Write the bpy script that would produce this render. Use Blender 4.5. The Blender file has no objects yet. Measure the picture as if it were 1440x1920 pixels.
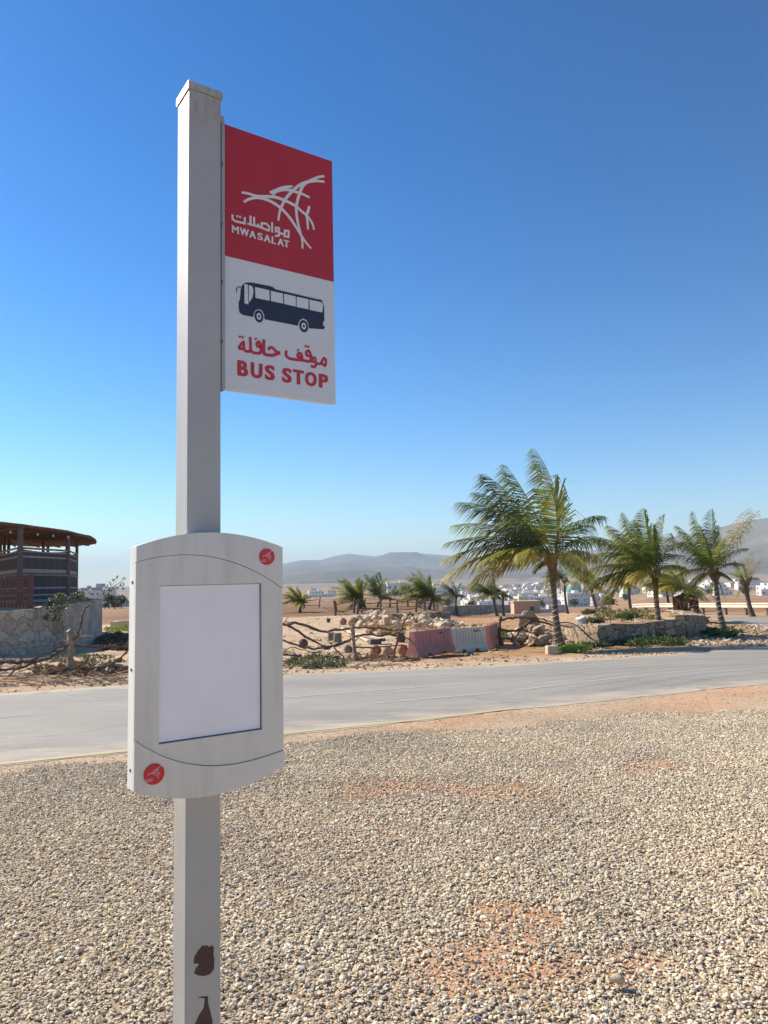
import bpy, bmesh, math, random
import numpy as np
from mathutils import Vector, Matrix, noise
from mathutils.geometry import tessellate_polygon
R = math.radians
random.seed(7); rng = np.random.default_rng(7)
sc = bpy.context.scene
COL = sc.collection

# ------------------------------------------------------------------ camera
F, PITCH, ROLL, CZ = 1389.3, 0.09806, 0.02803, 1.62
cr, sr, cp, sp = math.cos(ROLL), math.sin(ROLL), math.cos(PITCH), math.sin(PITCH)
VV = Vector((0, -sp, cp)); XX = Vector((1, 0, 0))
RIGHT = XX*cr - VV*sr; UP = XX*sr + VV*cr; FWD = Vector((0, cp, sp))
EYE = Vector((0, 0, CZ))
cd = bpy.data.cameras.new('camera'); cam = bpy.data.objects.new('camera', cd); COL.objects.link(cam)
cam.matrix_world = Matrix(((RIGHT.x, UP.x, -FWD.x, 0), (RIGHT.y, UP.y, -FWD.y, 0), (RIGHT.z, UP.z, -FWD.z, CZ), (0, 0, 0, 1)))
cd.sensor_fit = 'VERTICAL'; cd.sensor_height = 36; cd.lens = F/1920*36; cd.clip_end = 60000; cd.clip_start = .05
sc.camera = cam

def ray(px, py):
    return (FWD + RIGHT*((px-720)/F) + UP*((960-py)/F)).normalized()
def proj(p):
    v = Vector(p)-EYE; d = v.dot(FWD); return 720+F*v.dot(RIGHT)/d, 960-F*v.dot(UP)/d

# ------------------------------------------------------------------ terrain height
def Hn(x, y):
    x = np.asarray(x, float); y = np.asarray(y, float)
    r = np.hypot(x, y)
    z = np.interp(y, [-1e5, 6.5, 8.5, 24, 27, 1e5], [0, 0, -.045, -.68, -.72, -.72])
    q = x/np.maximum(y, .5)
    RS = [46, 80, 100, 200, 300, 400, 700, 1000, 1500, 2200, 3000, 4000, 9000, 30000]
    zl = np.interp(r, RS, [0, 0, -.3, -1.9, -3.2, -4.2, -7.3, -7.6, -7.3, -5.3, 0, 16, 60, 60])
    zc = np.interp(r, RS, [0, -1.2, -2.0, -6.2, -10, -13.3, -21.3, -24.3, -21.3, -13.3, -4, 16, 60, 60])
    zr = np.interp(r, RS, [0, -.9, -1.5, -4.3, -6.8, -9, -14.3, -15.6, -15.3, -8, -2, 16, 60, 60])
    a = np.clip((q-.04)/.06, 0, 1); b = np.clip((q-.29)/.06, 0, 1)
    z = z + (zl*(1-a)+zc*a)*(1-b)+zr*b
    return z
def H(x, y): return float(Hn(x, y))
TG = 2.0*1.004**np.arange(0, 2110)
def at(px, py, dz=0):             # where the line of sight through a pixel meets the ground
    d = ray(px, py)
    def hit(t):
        g = CZ+d.z*t-Hn(d.x*t, d.y*t)-dz; k = int(np.argmax(g <= 0))
        if g[k] > 0: return t[-2], t[-1]
        return t[max(0, k-1)], t[k]
    a, b = hit(TG); a, b = hit(np.linspace(a, b, 40)); t = (a+b)/2
    return EYE+d*t
def atd(px, py, depth):           # the point on that line of sight with y = depth
    d = ray(px, py); return EYE+d*(depth/d.y)
def azd(px, dist):                # ground point in a compass direction at a distance
    d = ray(px, 1095); n = math.hypot(d.x, d.y); x, y = d.x/n*dist, d.y/n*dist
    return Vector((x, y, H(x, y)))

# ------------------------------------------------------------------ helpers
def tag(o, label=None, cat=None, group=None, kind=None):
    if label: o['label'] = label
    if cat: o['category'] = cat
    if group: o['group'] = group
    if kind: o['kind'] = kind
    return o
def empty(name, loc=(0, 0, 0), rz=0):
    o = bpy.data.objects.new(name, None); o.location = loc; o.rotation_euler = (0, 0, rz); o.empty_display_size = .2
    COL.objects.link(o); return o
class MB:
    def __init__(s): s.v = []; s.f = []; s.m = []; s.c = []
    def add(s, vs, fs, mi=0, col=None):
        b = len(s.v); s.v += [tuple(v) for v in vs]; s.f += [tuple(b+i for i in f) for f in fs]; s.m += [mi]*len(fs)
        s.c += [col or (1, 1, 1)]*len(vs)
    def box(s, c, sz, rz=0, mi=0, taper=1, col=None):
        cx, cy, cz = c; a, b, h = sz[0]/2, sz[1]/2, sz[2]/2; C, S = math.cos(rz), math.sin(rz); vs = []
        for k, t in ((-1, 1), (1, taper)):
            for i, j in ((-1, -1), (1, -1), (1, 1), (-1, 1)):
                x, y = i*a*t, j*b*t; vs.append((cx+x*C-y*S, cy+x*S+y*C, cz+k*h))
        s.add(vs, [(3, 2, 1, 0), (4, 5, 6, 7), (0, 1, 5, 4), (1, 2, 6, 5), (2, 3, 7, 6), (3, 0, 4, 7)], mi, col)
    def tube(s, pts, rad, n=7, mi=0, col=None, jit=0):
        pts = [Vector(p) for p in pts]; k = len(pts)
        rad = rad if isinstance(rad, (list, tuple)) else [rad]*k
        vs = []; ref = None
        for i, p in enumerate(pts):
            t = (pts[min(i+1, k-1)]-pts[max(i-1, 0)]).normalized()
            if ref is None: ref = Vector((0, 0, 1)) if abs(t.z) < .9 else Vector((1, 0, 0))
            a = t.cross(ref).normalized(); b = t.cross(a).normalized(); ref = a.cross(t) if abs(a.cross(t).length) > .1 else ref
            for q in range(n):
                an = 2*math.pi*q/n; rr = rad[i]*(1+jit*(random.random()-.5)); vs.append(p+a*math.cos(an)*rr+b*math.sin(an)*rr)
        fs = [(i*n+q, i*n+(q+1) % n, (i+1)*n+(q+1) % n, (i+1)*n+q) for i in range(k-1) for q in range(n)]
        fs += [tuple(range(n))[::-1], tuple((k-1)*n+q for q in range(n))]
        s.add(vs, fs, mi, col)
    def lathe(s, prof, c, n=16, mi=0, jit=0, tilt=None):
        vs = []; c = Vector(c)
        for r, z in prof:
            for q in range(n):
                a = 2*math.pi*q/n; v = Vector((r*math.cos(a), r*math.sin(a), z))*(1+jit*(random.random()-.5))
                if tilt: v = tilt@v
                vs.append(c+v)
        k = len(prof)
        fs = [(i*n+q, i*n+(q+1) % n, (i+1)*n+(q+1) % n, (i+1)*n+q) for i in range(k-1) for q in range(n)]
        fs += [tuple(range(n))[::-1], tuple((k-1)*n+q for q in range(n))]
        s.add(vs, fs, mi)
    def build(s, name, mats, parent=None, smooth=False, color=False):
        me = bpy.data.meshes.new(name); me.from_pydata(s.v, [], s.f)
        for m in (mats if isinstance(mats, (list, tuple)) else [mats]): me.materials.append(m)
        me.polygons.foreach_set('material_index', s.m)
        if smooth: me.polygons.foreach_set('use_smooth', [True]*len(s.f))
        if color:
            at_ = me.color_attributes.new('Col', 'FLOAT_COLOR', 'POINT')
            at_.data.foreach_set('color', [q for c in s.c for q in (*c, 1)])
        me.update()
        o = bpy.data.objects.new(name, me); COL.objects.link(o)
        if parent is not None:
            o.parent = parent; o.matrix_parent_inverse = (Matrix.Translation(parent.location)@parent.rotation_euler.to_matrix().to_4x4()).inverted()
        return o
def origin_to(o, p):              # move a parentless mesh's origin to p
    p = Vector(p); o.data.transform(Matrix.Translation(-p)); o.location = p; return o
def copy_tree(o, parent=None):
    c = o.copy(); COL.objects.link(c)
    if parent is not None: c.parent = parent
    for ch in list(o.children): copy_tree(ch, c)
    return c

# ------------------------------------------------------------------ materials
def mat(name):
    m = bpy.data.materials.new(name); m.use_nodes = True
    nt = m.node_tree; b = nt.nodes['Principled BSDF']; return m, nt, b
def N(nt, t, **k):
    n = nt.nodes.new(t)
    for a, v in k.items():
        if a in n.inputs.keys(): n.inputs[a].default_value = v
        else: setattr(n, a, v)
    return n
def ramp(nt, fac, stops, interp='LINEAR'):
    n = nt.nodes.new('ShaderNodeValToRGB'); cr_ = n.color_ramp; cr_.interpolation = interp
    while len(cr_.elements) < len(stops): cr_.elements.new(.5)
    for e, (p, c) in zip(cr_.elements, stops): e.position = p; e.color = (*c, 1) if len(c) == 3 else c
    nt.links.new(fac, n.inputs[0]); return n.outputs[0]
def mix(nt, fac, a, b, mode='MIX'):
    n = nt.nodes.new('ShaderNodeMix'); n.data_type = 'RGBA'; n.blend_type = mode
    for s, v in ((n.inputs[0], fac), (n.inputs[6], a), (n.inputs[7], b)):
        if hasattr(v, 'links') or hasattr(v, 'is_linked'): nt.links.new(v, s)
        elif isinstance(v, (int, float)): s.default_value = v
        else: s.default_value = (*v, 1)
    return n.outputs[2]
def mth(nt, op, a, b=0, c=None):
    n = nt.nodes.new('ShaderNodeMath'); n.operation = op
    for s, v in zip(n.inputs, (a, b, c)):
        if v is None: continue
        if hasattr(v, 'is_linked'): nt.links.new(v, s)
        else: s.default_value = v
    return n.outputs[0]
def noise_n(nt, scale, detail=4, rough=.6, vec=None, dist=0):
    n = N(nt, 'ShaderNodeTexNoise'); n.inputs['Scale'].default_value = scale; n.inputs['Detail'].default_value = detail
    n.inputs['Roughness'].default_value = rough; n.inputs['Distortion'].default_value = dist
    if vec is not None: nt.links.new(vec, n.inputs['Vector'])
    return n.outputs['Fac']
def geo(nt): return nt.nodes.new('ShaderNodeNewGeometry').outputs['Position']
def scalev(nt, v, s):
    n = nt.nodes.new('ShaderNodeMapping'); n.inputs['Scale'].default_value = s; nt.links.new(v, n.inputs[0]); return n.outputs[0]
def bump(nt, b, h, strength=.3, dist=.02):
    n = N(nt, 'ShaderNodeBump'); n.inputs['Strength'].default_value = strength; n.inputs['Distance'].default_value = dist
    nt.links.new(h, n.inputs['Height']); nt.links.new(n.outputs[0], b.inputs['Normal'])
def simple(name, col, rough=.7, var=.15, scale=8, bmp=0, bscale=None, metallic=0, spec=.5, obj=True):
    m, nt, b = mat(name)
    tc = nt.nodes.new('ShaderNodeTexCoord').outputs['Object'] if obj else geo(nt)
    n = noise_n(nt, scale, 5, .65, tc)
    c = ramp(nt, n, [(.3, tuple(x*(1-var) for x in col)), (.7, tuple(min(1, x*(1+var)) for x in col))])
    nt.links.new(c, b.inputs['Base Color']); b.inputs['Roughness'].default_value = rough; b.inputs['Metallic'].default_value = metallic
    b.inputs['Specular IOR Level'].default_value = spec
    if bmp: bump(nt, b, noise_n(nt, bscale or scale*4, 5, .7, tc), bmp, .02)
    return m

# painted metal of the stop post: scuffs, tiny specks and rust runs below the cap
def paint_metal(name, col, rough=.42, rust=False):
    m, nt, b = mat(name); P = geo(nt)
    a = noise_n(nt, 3, 5, .6, P); sp_ = noise_n(nt, 150, 2, .5, scalev(nt, P, (1, 1, .35)))
    c = ramp(nt, a, [(.3, tuple(x*.93 for x in col)), (.7, tuple(x*1.05 for x in col))])
    sm = ramp(nt, sp_, [(.20, (.7, .7, .7)), (.24, (0, 0, 0))])
    c = mix(nt, sm, c, (.12, .07, .04))
    st = noise_n(nt, 22, 4, .6, scalev(nt, P, (1, 1, .12)))
    stm = mth(nt, 'MULTIPLY', ramp(nt, st, [(.5, (0, 0, 0)), (.75, (1, 1, 1))]), .25)
    c = mix(nt, stm, c, (.33, .30, .25))
    if rust:
        z = N(nt, 'ShaderNodeSeparateXYZ'); nt.links.new(P, z.inputs[0])
        top = N(nt, 'ShaderNodeMapRange'); top.inputs[1].default_value = 3.12; top.inputs[2].default_value = 3.27
        nt.links.new(z.outputs[2], top.inputs[0])
        r1 = noise_n(nt, 45, 4, .7, scalev(nt, P, (1, 1, .3)))
        rm = mth(nt, 'MULTIPLY', ramp(nt, r1, [(.45, (0, 0, 0)), (.62, (1, 1, 1))]), top.outputs[0])
        c = mix(nt, mth(nt, 'MULTIPLY', rm, .7), c, (.34, .17, .07))
    nt.links.new(c, b.inputs['Base Color']); b.inputs['Roughness'].default_value = rough
    b.inputs['Metallic'].default_value = .15
    bump(nt, b, noise_n(nt, 260, 2, .5, P), .05, .002)
    return m
M = {}
M['pole'] = paint_metal('post_paint', (.41, .40, .375), .45, True)
M['case'] = paint_metal('case_paint', (.67, .64, .585), .38)
M['caseside'] = paint_metal('case_side_paint', (.72, .74, .73), .4)
M['red'] = simple('sign_red', (.43, .020, .028), .45, .05, 4)
def sheeting():
    m, nt, b = mat('sign_white'); P = geo(nt)
    v = N(nt, 'ShaderNodeTexVoronoi'); v.inputs['Scale'].default_value = 190; nt.links.new(P, v.inputs['Vector'])
    c = ramp(nt, v.outputs['Distance'], [(.1, (.70, .72, .74)), (.7, (.62, .64, .66))])
    nt.links.new(c, b.inputs['Base Color']); b.inputs['Roughness'].default_value = .4; return m
M['white'] = sheeting()
M['logo'] = simple('logo_vinyl', (.68, .68, .66), .5, .03)
M['navy'] = simple('pictogram_vinyl', (.018, .022, .045), .45, .05)
M['redtext'] = simple('lettering_red', (.50, .02, .04), .45, .05)
M['badge'] = simple('badge_red', (.62, .02, .03), .35, .05)
M['dark'] = simple('dark_gap', (.02, .02, .02), .8, .1)
M['paper'] = simple('poster_paper', (.84, .81, .84), .4, .04, 5, obj=False); M['paper'].node_tree.nodes['Principled BSDF'].inputs['Coat Weight'].default_value = .6; M['paper'].node_tree.nodes['Principled BSDF'].inputs['Coat Roughness'].default_value = .12
M['rustpatch'] = simple('bare_primer', (.075, .04, .032), .75, .2, 40, .3)
M['bolt'] = simple('bolt_steel', (.16, .13, .11), .6, .3, 60, metallic=.4)

# ------------------------------------------------------------------ the bus stop post (geometry from calibrated plan)
YAW, PX, PY = 0.96616, -0.59727, 2.36161
dth = (math.sin(YAW), math.cos(YAW)); nth = (math.cos(YAW), -math.sin(YAW))
LU, LN = .00583, .00225
def PT(u, n, z):
    uu = u+LU*(z-1.6); n2 = n+LN*(z-1.6)
    return Vector((PX+uu*dth[0]+n2*nth[0], PY+uu*dth[1]+n2*nth[1], z))
def UZ(px, py, n):                # plan coordinates on a plane parallel to the sign
    u, z = 0.1, 1.6
    for _ in range(12):
        a = proj(PT(u, n, z)); b_ = proj(PT(u+.001, n, z)); c = proj(PT(u, n, z+.001))
        j11, j21 = (b_[0]-a[0])/.001, (b_[1]-a[1])/.001; j12, j22 = (c[0]-a[0])/.001, (c[1]-a[1])/.001
        ex, ey = px-a[0], py-a[1]; det = j11*j22-j12*j21
        u += (ex*j22-ey*j12)/det; z += (ey*j11-ex*j21)/det
    return u, z
def pbox(mb, u0, u1, n0, n1, z0, z1, mi=0):
    vs = [PT(u, n, z) for z in (z0, z1) for u, n in ((u0, n0), (u0, n1), (u1, n1), (u1, n0))]
    mb.add(vs, [(3, 2, 1, 0), (4, 5, 6, 7), (0, 1, 5, 4), (1, 2, 6, 5), (2, 3, 7, 6), (3, 0, 4, 7)], mi)
def pprism(mb, poly, n0, n1, mi=0):   # polygon of (u,z) extruded from n0 to n1
    k = len(poly); vs = [PT(u, n0, z) for u, z in poly]+[PT(u, n1, z) for u, z in poly]
    tris = tessellate_polygon([[Vector((u, z, 0)) for u, z in poly]])
    ar = sum(poly[i][0]*poly[(i+1) % k][1]-poly[(i+1) % k][0]*poly[i][1] for i in range(k))
    fs = []
    for t in tris:
        a = sum(poly[t[i]][0]*poly[t[(i+1) % 3]][1]-poly[t[(i+1) % 3]][0]*poly[t[i]][1] for i in range(3))
        t = tuple(t) if a > 0 else tuple(t)[::-1]
        fs.append(tuple(k+i for i in t)); fs.append(t[::-1])
    for i in range(k):
        j = (i+1) % k; fs.append((i, j, k+j, k+i) if ar > 0 else (j, i, k+i, k+j))
    mb.add(vs, fs, mi)
def stroke(mb, pts, w, n0, n1, closed=False, cap=True):
    # ribbon of width w (list or number) in the (u,z) plane with mitred joints
    pts = [Vector((p[0], p[1])) for p in pts]; k = len(pts)
    w = w if isinstance(w, (list, tuple)) else [w]*k
    L_, R_ = [], []
    for i in range(k):
        a = pts[(i-1) % k] if (i or closed) else None; b_ = pts[(i+1) % k] if (i < k-1 or closed) else None
        d1 = (pts[i]-a).normalized() if a is not None else None; d2 = (b_-pts[i]).normalized() if b_ is not None else None
        if d1 is None: d1 = d2
        if d2 is None: d2 = d1
        t = (d1+d2)
        t = t.normalized() if t.length > 1e-3 else d1
        nn = Vector((-t.y, t.x)); c = max(.45, nn.dot(Vector((-d1.y, d1.x))))
        h = w[i]/2/c
        L_.append(pts[i]+nn*h); R_.append(pts[i]-nn*h)
    rng_ = range(k) if closed else range(k-1)
    vs = [PT(p.x, n1, p.y) for p in L_]+[PT(p.x, n1, p.y) for p in R_]+[PT(p.x, n0, p.y) for p in L_]+[PT(p.x, n0, p.y) for p in R_]
    fs = []
    for i in rng_:
        j = (i+1) % k
        fs += [(i, k+i, k+j, j), (2*k+i, i, j, 2*k+j), (k+i, 3*k+i, 3*k+j, k+j)]
    if not closed: fs += [(0, 2*k, 3*k, k), (k-1, 2*k-1, 4*k-1, 3*k-1)]
    mb.add(vs, fs)
def smooth_pts(p, n=4):
    out = []
    for i in range(len(p)-1):
        p0 = Vector(p[max(i-1, 0)]); p1 = Vector(p[i]); p2 = Vector(p[i+1]); p3 = Vector(p[min(i+2, len(p)-1)])
        for k in range(n):
            t = k/n; out.append(.5*((2*p1)+(-p0+p2)*t+(2*p0-5*p1+4*p2-p3)*t*t+(-p0+3*p1-3*p2+p3)*t**3))
    out.append(Vector(p[-1])); return out

stop = empty('bus_stop_sign', PT(0, 0, 0))
tag(stop, 'grey square metal bus stop post with red and white flag sign and blank poster case', 'bus stop sign')
h = .055
mb = MB()
pole_prof = [(-h+.004, -h), (h-.004, -h), (h, -h+.004), (h, h-.004), (h-.004, h), (-h+.004, h), (-h, h-.004), (-h, -h+.004)]
vs = []; zs = [-.3, 3.262]
for z in zs: vs += [PT(u, n, z) for u, n in pole_prof]
mb.add(vs, [(i, (i+1) % 8, 8+(i+1) % 8, 8+i)[::-1] for i in range(8)]+[tuple(range(8)), tuple(range(8, 16))[::-1]])
mb.build('pole', M['pole'], stop)
mb = MB(); pbox(mb, -h-.0045, h+.0045, -h-.0045, h+.0045, 3.263, 3.289); mb.build('pole_cap', M['pole'], stop)
mb = MB()
for poly in ([(384, 1774), (380, 1772), (371, 1783), (364, 1795), (363, 1807), (370, 1806), (373, 1809), (366, 1817), (364, 1825), (372, 1829), (384, 1830), (394, 1826), (401, 1817), (402, 1798), (400, 1790), (401, 1776), (397, 1772), (392, 1776), (388, 1772)],
             [(371, 1870), (379, 1868), (390, 1868), (390, 1880), (394, 1895), (398, 1912), (400, 1935), (392, 1960), (372, 1955), (364, 1925), (372, 1905), (382, 1890), (384, 1872)]):
    pprism(mb, [UZ(x, y, h) for x, y in poly], h+.0002, h+.0009)
mb.build('peeled_patch', M['rustpatch'], stop)
# flag sign
SN = .02; SU0, SU1, SZ0, SZ1, SZM = .0834, .5087, 2.2787, 3.2062, 2.7367
mb = MB(); pbox(mb, SU0, SU1, SN-.022, SN-.002, SZ0, SZ1); pan = mb.build('sign_panel', M['white'], stop)
mb = MB(); pbox(mb, SU0+.0005, SU1-.0005, SN-.002, SN, SZM+.001, SZ1-.0005); mb.build('red_field', M['red'], pan)
mb = MB(); pbox(mb, SU0+.0005, SU1-.0005, SN-.002, SN-.0006, SZ0+.0005, SZM-.0015); mb.build('white_field', M['white'], pan)
mb = MB(); pbox(mb, h, SU0, SN-.018, SN-.006, SZ0-.004, SZ1+.03)
pbox(mb, SU0-.012, SU0-.001, SN-.028, SN+.001, SZ0-.004, SZ1+.004)
mb.build('mounting_strip', M['pole'], stop)
for py in (308, 420, 529, 640):
    u, z = UZ(417, py, SN); mb = MB()
    mb.tube([PT(.068, SN-.012, z), PT(.068, SN-.002, z), PT(.068, SN+.004, z)], [.0105, .0105, .007], 6); mb.build('bolt', M['bolt'], stop)
Z1 = lambda x, y: UZ(420+x/6.857, 310+y/6.857, SN)
Z2 = lambda x, y: UZ(420+x/6.545, 510+y/6.545, SN)
LOGO = [[(225, 350), (300, 360), (370, 382), (430, 398), (520, 402), (600, 403), (680, 415), (770, 447), (850, 485), (930, 530), (990, 585), (1050, 635), (1100, 690), (1140, 760), (1155, 828)],
 [(255, 472), (310, 440), (380, 420), (450, 418), (530, 435), (600, 465), (670, 505), (740, 560), (800, 620), (860, 695), (910, 770), (960, 850), (1010, 930), (1060, 1000), (1118, 1070)],
 [(1290, 140), (1220, 150), (1150, 178), (1080, 210), (1000, 240), (930, 285), (870, 340), (820, 395), (780, 450), (740, 530), (715, 600), (697, 710)],
 [(1290, 212), (1220, 203), (1150, 203), (1080, 215), (1030, 245), (990, 310), (965, 380), (945, 450), (930, 530), (930, 600), (940, 690), (960, 790), (985, 880), (1005, 970), (1008, 1070)],
 [(588, 352), (650, 330), (710, 305), (780, 282), (880, 270)],
 [(622, 385), (660, 345), (720, 320), (800, 312), (870, 325), (950, 350), (1020, 375), (1100, 415)],
 [(1095, 525), (1080, 590), (1062, 640), (1070, 700), (1078, 825)]]
PXM = 1/655/6.857*1.35            # metres per zoomed pixel on the sign, about
def logo_mesh(mb, fn, n0, n1, wf):
    for i, s in enumerate(LOGO):
        q = smooth_pts([fn(*p) for p in s], 4); k = len(q)
        w = [wf*(.72+.55*math.sin(math.pi*min(1, .12+j/(k-1)*.8))) for j in range(k)]
        stroke(mb, q, w, n0+i*.00003, n1+i*.00003)
mb = MB(); logo_mesh(mb, Z1, SN, SN+.0008, 29*PXM); mb.build('logo', M['logo'], pan)
mb = MB(); W_ = 24*PXM
for k, s in enumerate([[(107, 632), (110, 695), (145, 718), (265, 748), (266, 668)], [(340, 648), (340, 752)], [(300, 750), (440, 786), (582, 822+22)], [(385, 663), (388, 768)], [(440, 752), (440, 785)],
          [(484, 800), (485, 745), (545, 752), (580, 790), (581, 838)], [(618, 733), (618, 862)], [(705, 848), (664, 850), (664, 802), (706, 808), (705, 905), (655, 908)],
          [(712, 872), (775, 888)]]):
    stroke(mb, [Z1(*p) for p in s], W_, SN, SN+.0008+k*.00003)
stroke(mb, [Z1(*p) for p in [(783, 838), (829, 846), (829, 922), (778, 912)]], W_, SN, SN+.0012, closed=True)
for x, y in ((170, 654), (207, 662)):
    stroke(mb, [Z1(x-12, y-2), Z1(x+12, y+4)], W_*1.05, SN, SN+.0008)
LET = {'M': [[(0, 0), (0, 1), (.5, .35), (1, 1), (1, 0)]], 'W': [[(0, 1), (.25, 0), (.5, .9), (.75, 0), (1, 1)]], 'A': [[(0, 0), (.5, 1), (1, 0)], [(.2, .3), (.8, .3)]],
       'S': [[(.97, .86), (.75, 1), (.3, 1), (.05, .82), (.12, .6), (.85, .42), (.97, .2), (.72, 0), (.25, 0), (0, .13)]], 'L': [[(0, 1), (0, 0), (.95, 0)]], 'T': [[(0, 1), (1, 1)], [(.5, 1), (.5, 0)]],
       'B': [[(0, .5), (.6, .52), (.88, .76), (.62, 1), (0, 1), (0, 0), (.62, 0), (.95, .26), (.6, .52)]], 'U': [[(0, 1), (0, .3), (.22, 0), (.78, 0), (1, .3), (1, 1)]],
       'O': [[(.5, 0), (.15, .13), (0, .5), (.15, .87), (.5, 1), (.85, .87), (1, .5), (.85, .13), (.5, 0)]], 'P': [[(0, 0), (0, 1), (.65, 1), (.98, .72), (.65, .42), (0, .42)]]}
GLY = {}
def glyph(ch, off):
    if (ch, off) in GLY: return GLY[ch, off]
    cu = bpy.data.curves.new('glyph', 'FONT'); cu.body = ch; cu.size = 1; cu.offset = off; cu.resolution_u = 4
    o = bpy.data.objects.new('glyph', cu); COL.objects.link(o); dg = bpy.context.evaluated_depsgraph_get(); me = o.evaluated_get(dg).to_mesh()
    v = [(p.co.x, p.co.y) for p in me.vertices]; f = [tuple(q.vertices) for q in me.polygons]; o.evaluated_get(dg).to_mesh_clear()
    bpy.data.objects.remove(o); bpy.data.curves.remove(cu)
    x0, x1 = min(a for a, _ in v), max(a for a, _ in v); y0, y1 = min(b for _, b in v), max(b for _, b in v)
    GLY[ch, off] = ([((a-x0)/(x1-x0), (b-y0)/(y1-y0)) for a, b in v], f); return GLY[ch, off]
def letters(mb, spec, fn, base, top, off, n1, sh=4):
    for ch, x0, x1 in spec:
        v, f = glyph(ch, 0 if ch == 'M' else off)
        for k, dx in enumerate((-sh, 0, sh)):
            vs = []
            for a, b_ in v:
                x = x0+sh+(x1-x0-2*sh)*a+dx; yb = base(x); yt = top(x); u, z = fn(x, yb+(yt-yb)*b_); vs.append(PT(u, n1+k*.00005, z))
            mb.add(vs, f)
letters(mb, [('M', 100, 190), ('W', 200, 322), ('A', 322, 412), ('S', 428, 500), ('A', 508, 602), ('L', 610, 667), ('A', 685, 770), ('T', 762, 840)], Z1,
        lambda x: 864+(x-100)*.273, lambda x: 768+(x-100)*.281, .014, SN+.0009)
mb.build('logo_lettering', M['logo'], pan)
# bus pictogram
mb = MB()
body = [(300, 128), (345, 130), (560, 172), (600, 185), (630, 212), (1150, 335), (1190, 338), (1210, 365), (1228, 430), (1232, 600), (1215, 615), (1215, 660), (1235, 668), (1235, 692), (1215, 703), (1042, 690), (1036, 640), (1015, 590), (970, 572), (930, 590), (912, 630), (908, 660),
        (497, 580), (492, 520), (465, 472), (425, 455), (385, 470), (366, 505), (360, 552), (230, 527), (190, 495), (181, 430), (180, 355), (195, 352), (205, 220), (225, 160), (260, 133)]
pprism(mb, [Z2(*p) for p in body][::-1], SN, SN+.0006)
stroke(mb, [Z2(*p) for p in [(216, 184), (175, 184), (153, 205), (152, 250)]], 10*PXM, SN, SN+.0006)
def ell(cx, cy, rx, ry, n=28): return [Z2(cx+rx*math.cos(-2*math.pi*i/n), cy+ry*math.sin(-2*math.pi*i/n)+.22*rx*math.cos(2*math.pi*i/n)) for i in range(n)]
for cx, cy in ((428, 545), (978, 665)):
    pprism(mb, ell(cx, cy, 54, 74), SN, SN+.0007); pprism(mb, ell(cx, cy, 13, 18), SN, SN+.0013)
for cx, cy in ((428, 545), (978, 665)): pprism(mb, ell(cx, cy, 29, 41), SN, SN+.001, 1)
for poly in ([(248, 150), (290, 155), (298, 398), (250, 385)], [(303, 162), (345, 175), (360, 220), (350, 310), (325, 350), (305, 372)], [(380, 185), (555, 225), (558, 353), (385, 318)],
             [(572, 232), (722, 265), (725, 388), (575, 357)], [(735, 268), (878, 300), (880, 425), (737, 392)], [(890, 305), (1035, 335), (1037, 458), (890, 430)],
             [(1048, 340), (1195, 372), (1212, 400), (1210, 470), (1200, 497), (1050, 465)]):
    pprism(mb, [Z2(*p) for p in poly][::-1], SN, SN+.0011, 1)
mb.build('bus_pictogram', [M['navy'], M['white']], pan)
mb = MB()
SB = lambda x: 1270+(x-165)*.147
ST_ = lambda x: 1078+(x-165)*.168
letters(mb, [('B', 163, 296), ('U', 326, 472), ('S', 500, 624)], Z2, SB, ST_, .028, SN+.0009, 6); mb.build('stop_lettering', M['redtext'], pan); mb = MB()
letters(mb, [('S', 712, 832), ('T', 846, 980), ('O', 992, 1138), ('P', 1163, 1278)], Z2,
        lambda x: 1270+(x-165)*.147, lambda x: 1078+(x-165)*.168, .028, SN+.0009, 6)
mb.build('stop_lettering', M['redtext'], pan); mb = MB()
A_ = [([(178, 940), (205, 895), (238, 862), (240, 935), (182, 942)], 24), ([(240, 925), (262, 968), (305, 974), (326, 955), (321, 798)], 25), ([(326, 955), (360, 990), (440, 996), (452, 960), (452, 905), (430, 858), (403, 880), (412, 912), (452, 915)], 26),
      ([(490, 828), (488, 985), (515, 1014), (600, 1022), (688, 990)], 28), ([(540, 955), (572, 925), (612, 945), (640, 978), (690, 990)], 25),
      ([(768, 965), (760, 1020), (800, 1060), (880, 1075), (940, 1078), (958, 1050), (945, 1005), (915, 1000), (905, 1035), (950, 1050)], 26),
      ([(940, 1078), (1040, 1098), (1066, 1080), (1064, 1020), (1040, 968), (1010, 985), (1015, 1022), (1062, 1035)], 26),
      ([(1062, 1090), (1085, 1100), (1120, 1100), (1122, 1060), (1098, 1050), (1085, 1085)], 22), ([(1120, 1095), (1130, 1130), (1110, 1165), (1066, 1152)], 25),
      ([(1125, 1118), (1180, 1128), (1205, 1090), (1228, 1058), (1250, 1085), (1240, 1152), (1200, 1120)], 24)]
for part_, dots in ((A_[:5], ((195, 793), (230, 801), (390, 820))), (A_[5:], ((908, 958), (1001, 911), (1034, 918)))):
    mb = MB()
    for k, (s, w) in enumerate(part_): stroke(mb, smooth_pts([Z2(*p) for p in s], 3), w*1.3*PXM, SN, SN+.0009+k*.00003)
    for x, y in dots: pprism(mb, [Z2(x, y-19), Z2(x-17, y), Z2(x, y+19), Z2(x+17, y)], SN, SN+.0009)
    mb.build('stop_lettering', M['redtext'], pan)

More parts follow.
